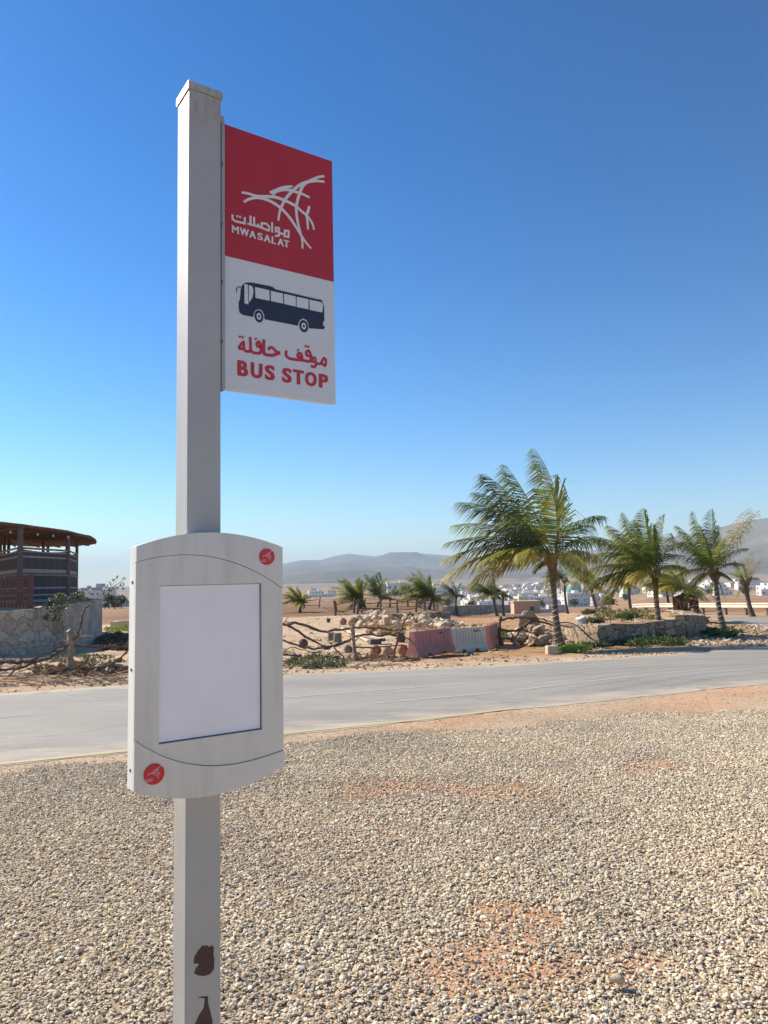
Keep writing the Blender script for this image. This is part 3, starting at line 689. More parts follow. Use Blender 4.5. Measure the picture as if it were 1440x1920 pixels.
# ------------------------------------------------------------------ palms
def leafmat(name, tr=.4, em=0):
    m = bpy.data.materials.new(name); m.use_nodes = True; nt = m.node_tree; b = nt.nodes['Principled BSDF']
    att = N(nt, 'ShaderNodeVertexColor', layer_name='Col').outputs['Color']
    n = noise_n(nt, 3, 3, .6, geo(nt)); c = mix(nt, 1, att, ramp(nt, n, [(.3, (.75, .8, .75)), (.7, (1.25, 1.2, 1.15))]), 'MULTIPLY')
    b.inputs['Roughness'].default_value = .5; b.inputs['Specular IOR Level'].default_value = .35; nt.links.new(c, b.inputs['Base Color'])
    t = nt.nodes.new('ShaderNodeBsdfTranslucent'); nt.links.new(c, t.inputs[0]); ms = nt.nodes.new('ShaderNodeMixShader'); ms.inputs[0].default_value = tr
    nt.links.new(b.outputs[0], ms.inputs[1]); nt.links.new(t.outputs[0], ms.inputs[2]); nt.links.new(ms.outputs[0], nt.nodes['Material Output'].inputs[0]); return m
M['frond'] = leafmat('palm_leaf', .5); M['leaf'] = leafmat('shrub_leaf', .3)
def barkmat(name, c1, c2, zs=14):
    m, nt, b = mat(name); tc = nt.nodes.new('ShaderNodeTexCoord').outputs['Object']
    wv = N(nt, 'ShaderNodeTexWave', bands_direction='Z'); wv.inputs['Scale'].default_value = zs/6.28*1.0; wv.inputs['Distortion'].default_value = 3; wv.inputs['Detail'].default_value = 4; wv.inputs['Detail Scale'].default_value = 2
    nt.links.new(tc, wv.inputs[0]); n = noise_n(nt, 9, 5, .7, tc)
    c = ramp(nt, wv.outputs[1], [(.2, c1), (.8, c2)]); c = mix(nt, 1, c, ramp(nt, n, [(.3, (.7, .7, .7)), (.7, (1.25, 1.25, 1.25))]), 'MULTIPLY')
    nt.links.new(c, b.inputs['Base Color']); b.inputs['Roughness'].default_value = .9; bump(nt, b, wv.outputs[1], .6, .03); return m
M['bark'] = barkmat('palm_bark', (.10, .077, .062), (.20, .155, .125), 30)
M['fibre'] = simple('dead_frond_fibre', (.26, .17, .10), .95, .35, 8, .5)
M['wire'] = simple('wire_white', (.62, .60, .55), .6, .1)
GREEN = (.22, .265, .055); YEL = (.54, .47, .11); DRY = (.42, .30, .14); DK = (.11, .155, .042); BLUEG = (.15, .19, .08)
def lerp(a, b_, t): return tuple(x*(1-t)+y*t for x, y in zip(a, b_))
def frond(mb, p0, tip, bow, col, nl=46, lw=.036, wind=Vector((-.45, .1, -.05)), llen=.3, ragged=.0, rs=random):
    p0 = Vector(p0); tip = Vector(tip); L = (tip-p0).length
    if isinstance(bow, tuple): c1 = p0+(tip-p0)*.5+Vector((bow[0]*L, 0, bow[1]*L))
    else: c1 = p0+(tip-p0)*.45+Vector((0, 0, bow*L))
    def B(t): return p0*(1-t)**2+c1*2*t*(1-t)+tip*t*t
    ns = 12; pts = [B(i/ns) for i in range(ns+1)]
    mb.tube(pts, [max(.004, .022*(1-.85*i/ns))*L/3 for i in range(ns+1)], 4, 0, lerp(col, YEL, .6))
    for i in range(nl):
        t = .13+.87*(i+rs.random()*.6)/nl
        p = B(t); d = (B(min(1, t+.02))-B(t-.02)).normalized()
        side = d.cross(Vector((0, 0, 1)))
        if side.length < .2: side = Vector((0, 1, 0)).cross(d)
        side.normalize(); upv = side.cross(d).normalized()
        ll = L*llen*(math.sin(math.pi*min(1, (t*.86+.14)))**.6+.12)
        for s in (-1, 1):
            if rs.random() < ragged: continue
            l = ll*rs.uniform(.75, 1.1)
            dr = (side*s*.7+d*(.4+.5*t)+upv*rs.uniform(-.12, .2)+wind*1.1+Vector((0, 0, -.32))).normalized()
            d2 = (dr+wind*.55+Vector((rs.uniform(-.1, .1), rs.uniform(-.1, .1), -1.0))).normalized()
            wv_ = dr.cross(upv).normalized() if dr.cross(upv).length > .1 else d
            wv_ = (wv_+upv*rs.uniform(-.5, .5)).normalized()
            ww = lw*l*.5+.006
            a = p+dr*l*.5; e = a+d2*l*.5
            cc = lerp(col, (col[0]*rs.uniform(.6, 1.5), col[1]*rs.uniform(.7, 1.3), col[2]), .8)
            tipc = lerp(cc, DRY, rs.random()*.35)
            b0 = len(mb.v)
            mb.v += [tuple(p-wv_*ww*.5), tuple(p+wv_*ww*.5), tuple(a+wv_*ww), tuple(a-wv_*ww), tuple(e)]
            mb.c += [cc, cc, cc, cc, tipc]; mb.f += [(b0, b0+1, b0+2, b0+3), (b0+3, b0+2, b0+4)]; mb.m += [0, 0]
def trunk_curve(b_, t_, bend=.1, n=14):
    b_, t_ = Vector(b_), Vector(t_); out = []
    for i in range(n+1):
        s = i/n; p = b_.lerp(t_, s); p.x += -bend*math.sin(math.pi*s); out.append(p)
    return out
def palm(label, base, top, rad, tips, name='palm_tree', L=3, auto=0, seed=1, wire=False, colr=GREEN, group=None, skirt=0, windk=1.0, nl=46, hang=2, dead=0.3, llen=.33, lw=.036, up=.55):
    rs = random.Random(seed); base = Vector(base); top = Vector(top)
    root = empty(name, base); tag(root, label, 'palm tree', group)
    tc = trunk_curve(base-Vector((0, 0, .1)), top, rad*.35)
    mb = MB(); k = len(tc); rr = [rad*(1.0-.35*min(1, i/(k*.35))-.15*i/k) for i in range(k)]; rr[0] *= 1.15
    dense = []; dr = []
    for i in range(k-1):
        for q in range(4): dense.append(tc[i].lerp(tc[i+1], q/4)); dr.append((rr[i]+(rr[i+1]-rr[i])*q/4)*(1+.045*((q % 2)*2-1)))
    dense.append(tc[-1]); dr.append(rr[-1]); mb.tube(dense, dr, 12, jit=.05)
    mb.build('trunk', M['bark'], root)
    mb = MB(); hd = top+Vector((0, 0, rad*.8))
    wind = Vector((-.45, .12, -.05))*windk
    for (tip, bow, c) in tips: frond(mb, hd+Vector((rs.uniform(-1, 1), rs.uniform(-1, 1), 0))*rad*.4, tip, bow, c, nl, lw, wind, llen, 0, rs)
    for i in range(auto):
        ph = rs.uniform(0, 2*math.pi); el = rs.uniform(-.15, 1.25)**1; l = L*rs.uniform(.75, 1.05)
        d = Vector((math.cos(ph)*math.cos(el), math.sin(ph)*math.cos(el), math.sin(el)*up/.55*.85))
        tip = hd+d*l*.85+Vector((-.35, .08, 0))*l*windk*.7+Vector((0, 0, -l*.22*math.cos(el)))
        low = max(0, 1-el/.7); c = lerp(colr, YEL if rs.random() < .5 else DK, low*rs.random()*.8)
        frond(mb, hd, tip, .24, c, nl, lw, wind, llen, 0, rs)
    for i in range(hang):
        ph = rs.uniform(0, 6.28); l = L*rs.uniform(.3, .45); tip = hd+Vector((math.cos(ph)*.3*l, math.sin(ph)*.3*l, -l)); frond(mb, hd, tip, .15, DRY if rs.random() < dead else lerp(DK, DRY, .5), nl//2, lw, wind*.4, llen*.7, .3, rs)
    mb.build('crown', M['frond'], root, color=True)
    mb = MB()                      # boots and fibre where fronds leave the trunk
    for i in range(16 if not skirt else 90):
        ph = rs.uniform(0, 6.28); z0 = rs.uniform(-.2, .12)*rad*6 if not skirt else -rs.uniform(0, skirt)
        a = top+Vector((math.cos(ph)*rad*.55, math.sin(ph)*rad*.55, z0)); o_ = Vector((math.cos(ph), math.sin(ph), 0))
        if skirt: mb.tube([a+o_*rad*.1, a+o_*rad*1.3-Vector((0, 0, .15)), a+o_*rad*1.1*rs.uniform(.8, 1.2)-Vector((0, 0, rs.uniform(.35, .8)))], [.03, .05, .012], 4)
        else: mb.tube([a, a+o_*rad*.7+Vector((0, 0, rad*1.2)), a+o_*rad*1.2+Vector((0, 0, rad*2.2))], [rad*.28, rad*.22, rad*.05], 5)
    mb.build('frond_bases' if not skirt else 'dead_skirt', M['fibre'], root)
    if wire:
        mb = MB(); pts = []; turns = wire; nn = turns*14
        for i in range(nn+1):
            s = .04+.9*i/nn; f = s*(k-1); j = min(k-2, int(f)); p = tc[j].lerp(tc[j+1], f-j); r_ = (rr[j]+(rr[j+1]-rr[j])*(f-j))*1.07+.012
            an = 2*math.pi*i/14+.3; pts.append(p+Vector((math.cos(an)*r_, math.sin(an)*r_, .10*math.cos(an*1.0)*.4)))
        mb.tube(pts, .007, 4); mb.build('light_string', M['wire'], root)
    return root
def tipsof(lst, depth0):
    out = []
    for (x, y, dd, bow, c) in lst: out.append((atd(x, y, depth0+dd), bow, c))
    return out
b1 = at(1050, 1214); t1 = atd(1037, 1058, b1.y)
T1 = [(1003, 842, .3, (.22, .06), GREEN), (948, 872, .5, (.02, .14), GREEN), (906, 888, .8, .24, DK), (858, 942, .2, .30, BLUEG), (890, 922, 1.2, .26, DK), (850, 985, .4, .28, GREEN), (838, 1018, -.6, .25, BLUEG),
      (832, 1052, -.9, .28, lerp(GREEN, YEL, .4)), (830, 1088, -1.1, .3, lerp(GREEN, YEL, .8)), (880, 1106, -1.5, .34, YEL), (925, 1085, -1.3, .36, lerp(YEL, DRY, .3)), (900, 1060, -1.8, .3, lerp(GREEN, YEL, .5)),
      (1136, 968, .2, .42, DK), (1160, 1022, .5, .42, GREEN), (1150, 1066, -.8, .46, lerp(GREEN, YEL, .6)), (1100, 1062, -1.9, .40, YEL), (1110, 985, 1.5, .3, DK), (975, 1055, -2.2, .36, lerp(GREEN, YEL, .7)), (1118, 1088, .6, .4, DK), (945, 965, -1.4, .3, BLUEG), (1000, 1075, .9, .3, DK), (1030, 905, -.6, (.14, .05), lerp(GREEN, YEL, .35))]
palm('tallest coconut palm with windswept fronds and white wire round its trunk', b1, t1, .185, tipsof(T1, b1.y), L=3.2, seed=2, wire=14, nl=64, hang=5, llen=.36, lw=.03)
b2 = at(1240, 1192); t2 = atd(1229, 1082, b2.y)
T2 = [(1207, 955, .2, .06, GREEN), (1246, 965, .3, .05, GREEN), (1170, 962, .5, .1, GREEN), (1140, 985, .8, .26, lerp(GREEN, YEL, .3)), (1105, 1010, .2, .32, DK), (1090, 1048, -.3, .34, GREEN), (1085, 1075, -.8, .22, lerp(GREEN, YEL, .3)), (1092, 1110, -.9, .25, DK), (1130, 1130, -1.2, .28, lerp(GREEN, YEL, .7)), (1180, 1090, -1.6, .28, YEL),
      (1288, 1015, .5, .36, DK), (1292, 1068, 0, .4, GREEN), (1275, 1090, -1, .2, lerp(GREEN, YEL, .4)), (1190, 975, 1.2, .1, DK), (1225, 985, -.8, .05, DK), (1155, 1050, -1.6, .35, GREEN), (1255, 1000, 1.5, .15, DK), (1130, 1060, 1.2, .2, DK), (1150, 1000, -.6, .12, GREEN), (1200, 1010, .8, .12, GREEN)]
palm('middle coconut palm with bushy green crown in front of the stone retaining wall', b2, t2, .17, tipsof(T2, b2.y), L=3, seed=3, wire=10, nl=54, hang=4, llen=.34)
b3 = at(1359, 1188); t3 = atd(1341, 1080, b3.y)
T3 = [(1335, 955, .3, .03, DK), (1300, 958, .3, .08, GREEN), (1268, 985, .5, .24, GREEN), (1256, 1012, .4, .3, GREEN), (1245, 1040, -.5, .22, DK), (1262, 1085, -.8, .25, lerp(GREEN, YEL, .4)), (1285, 1120, -1, .3, lerp(GREEN, YEL, .6)), (1312, 985, 1.3, .1, DK),
      (1423, 958, .2, .05, lerp(DK, DRY, .4)), (1406, 952, .6, .03, lerp(DK, DRY, .5)), (1404, 1028, -.2, .38, GREEN), (1398, 1060, -.6, .42, DK), (1375, 1090, -.9, .3, DK), (1358, 1010, -1, .1, GREEN), (1320, 1010, -1, .12, GREEN), (1345, 985, .6, .03, DK), (1290, 1010, 1.1, .16, DK)]
palm('slender leaning coconut palm at the right with ragged upright fronds', b3, t3, .17, tipsof(T3, b3.y), L=2.8, seed=4, wire=11, nl=48, hang=5, llen=.27)
b4 = azd(1407, 47); t4 = atd(1399, 1094, b4.y)
T4 = [(1412, 1034, .3, .03, lerp(DK, DRY, .4)), (1424, 1048, .3, .02, lerp(DK, DRY, .3)), (1378, 1050, .4, .15, DK), (1366, 1075, -.4, .2, lerp(GREEN, DRY, .3)), (1368, 1095, .3, .3, DK), (1418, 1068, 0, .15, YEL), (1380, 1132, 0, .2, lerp(DRY, DK, .5)), (1390, 1050, -.8, .1, GREEN), (1425, 1085, 0, .25, DK)]
palm('small sparse palm behind the guard rail at far right', b4, t4, .2, tipsof(T4, b4.y), L=2, seed=5, nl=34, hang=3)
def bp(label, px, depth, topy, tx, L, n, seed, rad=.2, c=GREEN, **k):
    b_ = azd(px, depth); t_ = atd(tx, topy, b_.y); L *= depth/58 if depth > 50 else 1; return palm(label, b_, t_, rad, [], L=L, auto=n, seed=seed, colr=c, **k)
bp('stout palm with a shaggy brown skirt of dead fronds by the wall end', 1288, 41, 1112, 1284, 2.4, 22, 11, .32, lerp(GREEN, YEL, .3), skirt=1.0, nl=40)
bp('thin palm with a narrow bushy crown just right of the tallest palm', 1062, 62, 1090, 1058, 1.9, 16, 12, .17, DK, nl=30, windk=.8)
bp('background palm with drooping crown left of the middle palm', 1121, 60, 1100, 1108, 2.8, 22, 13, .2, lerp(GREEN, YEL, .15), nl=36)
bp('background palm with pale fronds behind the middle palm trunk', 1182, 56, 1100, 1179, 2.4, 18, 14, .18, lerp(GREEN, YEL, .35), nl=34)
bp('background palm seen between the middle and the leaning palm', 1254, 66, 1098, 1250, 2.4, 16, 15, .18, GREEN, nl=30)
bp('low palm clump with dark crown left of the tallest palm in front of the town', 930, 72, 1120, 926, 2.3, 26, 16, .2, DK, nl=34, windk=1.1)
bp('short palm stem leaning beside the dark low palm clump', 942, 73, 1117, 944, 1.7, 14, 17, .18, DK, nl=28)
bp('bushy windblown palm behind the log fence and barriers', 803, 78, 1124, 812, 2.7, 36, 18, .2, GREEN, nl=44, windk=1.5, up=.7)
bp('left bushy palm of the pair behind the log fence', 672, 76, 1131, 680, 2.4, 32, 19, .2, GREEN, nl=42, windk=1.6, up=.75)
bp('right upright palm of the pair behind the log fence', 706, 80, 1124, 714, 2.2, 20, 20, .18, DK, nl=36, windk=1.0, up=.9)
bp('low green palm next to the poster case at the fence corner', 562, 70, 1131, 566, 2.0, 30, 21, .2, lerp(GREEN, YEL, .2), nl=42, windk=1.5, up=.6)
bp('small greyish palm in front of the town below the low wall line', 855, 85, 1118, 855, 2.2, 22, 22, .18, (.09, .115, .08), nl=28)

# ------------------------------------------------------------------ wooden things
M['wood'] = simple('weathered_wood', (.145, .10, .075), .9, .4, 12, .6)
M['woodpale'] = simple('pale_weathered_wood', (.34, .25, .17), .9, .35, 12, .6)
def curve_px(l, depth=None, jitter=.03, sub=4):
    pts = []
    for (x, y, d) in l: pts.append(atd(x, y, d))
    p = smooth_pts(pts, sub)
    return [q+Vector((random.uniform(-1, 1), random.uniform(-1, 1), random.uniform(-1, 1)))*jitter for q in p]
def rail(mb, l, r0, r1, sub=4, jit=.02):
    p = curve_px(l, sub=sub+1, jitter=jit*1.3); n = len(p); r0 *= .78; r1 *= .7
    mb.tube(p, [(r0+(r1-r0)*i/(n-1))*random.choice((.85, 1, 1, 1.05, 1.3)) for i in range(n)], 7, jit=.35)
    if r0 > .02:
        for _ in range(max(1, n//6)):
            k = random.randrange(1, n-1); d = (Vector((random.uniform(-1, 1), random.uniform(-.5, .5), random.uniform(-.3, 1)))).normalized()*random.uniform(.12, .35)
            mb.tube([p[k], p[k]+d*.6+Vector((0, 0, .02)), p[k]+d], [r0*.4, r0*.25, r0*.1], 5)
# driftwood fence right of the post
D = at(662, 1238).y
fence = empty('driftwood_fence', at(662, 1238)); tag(fence, 'crooked driftwood branch fence beside the poster case and clay pots', 'fence')
for l, r0, r1 in (([(667, 1241, D), (664, 1205, D), (659, 1168, D)], .075, .06), ([(737, 1232, D+.4), (746, 1195, D+.3), (762, 1158, D+.2), (770, 1148, D+.2)], .055, .03)):
    mb = MB(); rail(mb, l, r0, r1); mb.build('post', M['woodpale'] if r0 > .07 else M['wood'], fence)
for l, r0, r1 in (([(500, 1172, D), (530, 1172, D), (560, 1168, D), (600, 1183, D), (630, 1181, D), (658, 1176, D)], .06, .045), ([(540, 1172, D), (575, 1195, D), (620, 1212, D), (660, 1196, D)], .05, .03),
                  ([(505, 1196, D), (540, 1203, D), (570, 1214, D), (612, 1215, D), (640, 1205, D), (660, 1197, D)], .035, .05), ([(660, 1177, D), (700, 1177, D), (735, 1182, D+.3), (760, 1182, D+.3)], .04, .03),
                  ([(662, 1192, D), (700, 1191, D), (740, 1192, D+.3), (770, 1200, D+.3)], .045, .04), ([(665, 1214, D), (710, 1214, D), (762, 1210, D+.3)], .03, .022), ([(625, 1210, D), (634, 1222, D), (650, 1238, D-.2)], .035, .02),
                  ([(500, 1228, D-.6), (540, 1228, D-.6), (565, 1231, D-.6)], .05, .03), ([(508, 1240, D-.4), (545, 1215, D), (590, 1224, D+.3), (622, 1215, D+.3)], .022, .014)):
    mb = MB(); rail(mb, l, r0, r1); mb.build('branch_rail', M['wood'], fence)
# left driftwood fence
DL = at(132, 1264).y
fence = empty('driftwood_fence', at(132, 1264)); tag(fence, 'fallen crooked branch fence with thick cut stump post below the stone wall', 'fence')
mb = MB(); rail(mb, [(134, 1266, DL), (132, 1235, DL), (133, 1205, DL), (128, 1182, DL)], .13, .10); mb.build('post', M['woodpale'], fence)
for l, r0, r1 in (([(-60, 1246, DL), (0, 1243, DL), (50, 1240, DL), (90, 1234, DL), (115, 1218, DL), (132, 1205, DL)], .07, .06), ([(140, 1210, DL), (180, 1212, DL+.4), (215, 1211, DL+.6), (250, 1218, DL+.6)], .04, .04),
                  ([(-60, 1254, DL), (10, 1256, DL), (60, 1244, DL), (80, 1237, DL)], .05, .04), ([(16, 1266, DL-.3), (38, 1248, DL), (46, 1240, DL)], .045, .03), ([(0, 1268, DL-.5), (60, 1266, DL-.4), (130, 1255, DL-.2), (200, 1250, DL), (240, 1220, DL+.2)], .035, .04),
                  ([(172, 1240, DL), (180, 1222, DL), (200, 1212, DL+.2)], .025, .02), ([(140, 1198, DL), (150, 1180, DL), (158, 1145, DL+.2), (175, 1128, DL+.3)], .05, .03), ([(135, 1200, DL), (155, 1193, DL), (175, 1194, DL)], .04, .02),
                  ([(185, 1250, DL), (215, 1247, DL+.1), (240, 1251, DL+.1)], .06, .06), ([(0, 1290, DL-1.2), (60, 1284, DL-1.1), (120, 1282, DL-1.0)], .02, .015), ([(60, 1236, DL), (78, 1228, DL)], .03, .015), ([(80, 1234, DL), (82, 1224, DL)], .02, .012)):
    mb = MB(); rail(mb, l, r0, r1); mb.build('branch_rail', M['woodpale'] if random.random() < .4 else M['wood'], fence)
# fence by the tallest palm
D3 = at(939, 1211).y
fence = empty('driftwood_fence', at(939, 1211)); tag(fence, 'dark branch fence between the red barrier and the tallest palm', 'fence')
mb = MB(); rail(mb, [(940, 1212, D3), (937, 1180, D3), (938, 1157, D3)], .10, .075); mb.build('post', M['wood'], fence)
for l, r0, r1 in (([(936, 1163, D3), (960, 1159, D3), (985, 1158, D3), (1005, 1163, D3), (1045, 1175, D3)], .06, .05), ([(938, 1180, D3), (965, 1183, D3), (985, 1172, D3), (1003, 1160, D3)], .06, .05),
                  ([(942, 1198, D3), (962, 1196, D3), (978, 1180, D3), (1010, 1160, D3)], .05, .04), ([(975, 1180, D3), (1010, 1190, D3+.2), (1050, 1200, D3+.2), (1070, 1203, D3+.2)], .035, .04), ([(985, 1158, D3), (1020, 1162, D3), (1045, 1172, D3), (1080, 1176, D3)], .03, .03)):
    mb = MB(); rail(mb, l, r0, r1); mb.build('branch_rail', M['wood'], fence)
# rustic pole fence on the plot behind
fence = empty('pole_fence', at(700, 1150)); tag(fence, 'long rough pole fence on the pale plot in front of the bushy palms', 'fence')
posts = [(571, 1140, 1122, 46), (598, 1139, 1120, 46), (629, 1155, 1126, 36), (631, 1146, 1127, 39), (664, 1150, 1120, 37), (670, 1152, 1123, 36), (714, 1146, 1125, 38), (746, 1150, 1125, 37), (731, 1138, 1120, 44), (780, 1148, 1121, 38), (797, 1145, 1121, 40), (814, 1143, 1121, 41), (821, 1143, 1121, 41.5), (680, 1138, 1118, 48), (765, 1137, 1120, 47)]
for x, y0, y1, d in posts:
    mb = MB(); g0 = at(x, y0); tp = atd(x+random.uniform(-3, 3), y1, g0.y)
    mb.tube([g0-Vector((0, 0, .1)), g0.lerp(tp, .5)+Vector((random.uniform(-.04, .04), 0, 0)), tp], [.10, .085, .07], 7, jit=.3); mb.build('post', M['wood'], fence)
def topof(i, k=.15): x, y0, y1, d = posts[i]; return (x, y1+(y0-y1)*k, at(x, y0).y)
for a, b_, ks in ((2, 4, (.25, .7)), (5, 6, (.2, .75)), (6, 7, (.15, .7)), (7, 9, (.1, .7)), (9, 10, (.2, .6)), (10, 11, (.2, .7)), (11, 12, (.2, .6)), (0, 1, (.2, .7)), (1, 2, (.2, .6)), (4, 13, (.2, .6)), (13, 8, (.2, .6)), (8, 14, (.2, .6)), (14, 11, (.2, .5))):
    for k in ks:
        p, q = topof(a, k), topof(b_, k); mid = ((p[0]+q[0])/2, (p[1]+q[1])/2+random.uniform(0, 2.5), (p[2]+q[2])/2)
        mb = MB(); rail(mb, [p, mid, q], .06, .045, 3, .02); mb.build('rail', M['wood'], fence)
# stumps, pots, bucket
M['clay'] = simple('terracotta', (.36, .17, .10), .85, .3, 6, .25, 20); M['clay2'] = simple('pinkish_clay', (.40, .24, .17), .85, .25, 6, .25, 20); M['brown'] = simple('brown_clay', (.15, .09, .065), .85, .3, 6, .25, 20); M['greystone'] = simple('grey_brown_clay', (.22, .18, .145), .9, .3, 6, .3, 20)
def pot(px, py, rpx, m, lab, sq=.9, tilt=.3, depth=None):
    p = at(px, py); r = rpx/F*(p-EYE).length; mb = MB()
    n = 12; prof = [(r*math.sin(math.pi*(i+.35)/n)**.85, -r*sq*math.cos(math.pi*(i+.35)/n)) for i in range(n-1)]
    prof += [(r*.42, r*sq*.93), (r*.5, r*sq*1.05), (r*.44, r*sq*1.08), (r*.34, r*sq*.9), (r*.30, r*sq*.5)]
    rot = Matrix.Rotation(tilt, 3, 'X')@Matrix.Rotation(tilt*.8, 3, 'Y')
    mb.lathe(prof, (0, 0, 0), 20, tilt=rot, jit=.02); o = mb.build('clay_pot', m, smooth=True); o.location = p+Vector((0, 0, r*.72)); tag(o, lab, 'pot')
pot(569, 1212, 9, M['brown'], 'dark brown round pot lying on the pale ground left of the tree stumps', .65, .5)
pot(653, 1224, 9, M['greystone'], 'greyish pot at the foot of the pale driftwood post', .7, .9)
pot(704, 1228, 11, M['clay'], 'terracotta pot left of the half sunk broken pot', .85, 1.4)
pot(726, 1231, 12, M['clay2'], 'pinkish half sunk broken pot between two terracotta pots', .85, 2.0)
pot(755, 1227, 11, M['clay'], 'terracotta pot nearest the red barrier', .8, .9)
pot(662, 1173, 9.5, M['clay2'], 'large pinkish pot standing beside the bucket and rubble', 1.05, 1.2)
pot(643, 1171, 7.5, M['clay2'], 'smaller pinkish pot lying left of the large pinkish pot', .8, 1.5)
pot(752, 1205, 11, M['brown'], 'dark brown broken pot on dry grass behind the terracotta pots', .6, 1.3)
for x, y, r, hpx, lab in ((621, 1202, 6.5, 16, 'left tree stump with dark cut face on the pale ground'), (633, 1204, 8, 17, 'right wider tree stump with cracked grey bark')):
    p = at(x, y); k = (p-EYE).length/F; mb = MB(); rr_ = r*k
    mb.lathe([(rr_*1.1, -.03), (rr_, hpx*k*.3), (rr_*.95, hpx*k*.95), (rr_*.8, hpx*k)], (0, 0, 0), 14, jit=.08); o = mb.build('tree_stump', M['greystone']); o.location = p; tag(o, lab, 'stump')
p = at(616, 1167); mb = MB(); mb.lathe([(.10, 0), (.14, .24), (.15, .25), (.13, .25), (.09, .03)], (0, 0, 0), 16); o = mb.build('bucket_body', simple('bucket_black', (.03, .035, .04), .5, .1))
root = empty('bucket', p); tag(root, 'small black plastic bucket on the pale plot', 'bucket'); o.parent = root
mb = MB(); mb.tube([(.14*math.cos(a), 0.02, .24+.13*math.sin(a)) for a in [math.pi*i/8 for i in range(9)]], .006, 5); o = mb.build('handle', M['dark']); o.parent = root
for x0, y0, x1, y1, r in ((640, 1182, 690, 1205, .05), (652, 1190, 727, 1202, .04)):
    a, b_ = at(x0, y0), at(x1, y1); mb = MB(); mb.tube([a+Vector((0, 0, .12)), (a+b_)/2+Vector((0, 0, .10)), b_+Vector((0, 0, .06))], r, 7); o = mb.build('timber_beam', simple('pale_timber', (.56, .47, .35), .8, .15)); origin_to(o, a)
    tag(o, 'long pale timber beam lying behind the driftwood post' if r > .045 else 'thinner pale timber reaching toward the broken pot', 'timber')
p = at(703, 1208); mb = MB(); mb.box((0, 0, .10), (.5, .3, .2), .3, taper=.8); mb.box((.3, .1, .16), (.2, .25, .12), -.4)
o = mb.build('scrap_heap', simple('scrap_dark', (.10, .09, .085), .7, .5, 12, .5)); o.location = p; tag(o, 'small heap of dark scrap on the ground behind the fence', 'scrap')

# ------------------------------------------------------------------ rocks
protos = [rock_mesh('rock', k, 3, .55, .72, M['lime']) for k in range(7)]
protos_d = [rock_mesh('boulder', k+20, 3, .45, .8, M['lime2']) for k in range(5)]
def add_rock(p, s, lab, grp, cat='rock', pr=protos, name='rock'):
    o = bpy.data.objects.new(name, random.choice(pr)); COL.objects.link(o); o.location = p; o.scale = (s*random.uniform(.8, 1.3), s*random.uniform(.8, 1.2), s*random.uniform(.7, 1.2))
    o.rotation_euler = (random.uniform(-.7, .7), random.uniform(-.7, .7), random.uniform(0, 6.28)); tag(o, lab, cat, grp); return o
for i in range(190):
    x = random.uniform(672, 872); hpx = 24 if 690 < x < 740 else 17 if x < 810 else 10
    if x > 850: hpx = 4
    lv = random.random()**1.5; p0 = at(x, 1177-random.uniform(0, 6)); dz = lv*hpx*(p0-EYE).length/F
    add_rock(p0+Vector((0, lv*.7, dz)), min(.4, random.lognormvariate(math.log(.19), .35))*(1 if x < 850 else .6), 'pale limestone rock in the long rubble heap behind the fence', 'limestone rocks in the rubble heap')
a = at(800, 1166); add_rock(a+Vector((0, 0, .35)), .42, 'tall upright limestone slab standing in the rubble heap', None).scale = (.28, .12, .5)
for i in range(64):
    x = random.uniform(958, 1075); lv = random.random(); top_ = np.interp(x, [955, 985, 1005, 1030, 1065], [3, 26, 34, 22, 10])
    p0 = at(x, 1211-random.uniform(0, 5)); dz = lv*top_*(p0-EYE).length/F
    add_rock(p0+Vector((0, lv*1.0, dz*.9)), random.uniform(.12, .30), 'brown boulder heaped at the foot of the tallest palm', 'boulders heaped by the tallest palm', 'boulder', protos_d if random.random() < .6 else protos, 'boulder')
add_rock(at(1003, 1200)+Vector((0, .8, .62)), .50, 'largest tan boulder on top of the heap by the tallest palm', None, 'boulder', protos_d, 'boulder').rotation_euler = (.2, .4, .3)
add_rock(at(976, 1206)+Vector((0, .3, .28)), .42, 'round grey boulder at the left of the heap by the tallest palm', None, 'boulder', protos_d, 'boulder')
o = add_rock(at(1079, 1172)+Vector((.1, 1.2, .1)), .3, 'bright white lump of stone on top of the retaining wall', None, 'stone'); o.location = atd(1090, 1163, 28.0)
o.data = rock_mesh('white_stone', 55, 3, .5, .6, simple('white_stone', (.72, .70, .66), .9, .1)); o.scale = (.42, .25, .28)
for x, y, s, lab in ((1034, 1227, .17, 'squared pale block lying at the road edge by the tallest palm'), (1068, 1211, .13, 'left one of two small stones at the wall foot right of the tallest palm'), (1083, 1210, .12, 'right one of two small stones at the wall foot right of the tallest palm')):
    p = at(x, y)
    if s > .15:
        mb = MB(); mb.box((0, 0, .13), (.34, .26, .27), .2, taper=.93); o = mb.build('stone_block', M['lime']); o.location = p; tag(o, lab, 'stone block')
        bv = o.modifiers.new('bevel', 'BEVEL'); bv.width = .03; bv.segments = 2
    else: add_rock(p+Vector((0, 0, .08)), s, lab, None, 'stone')

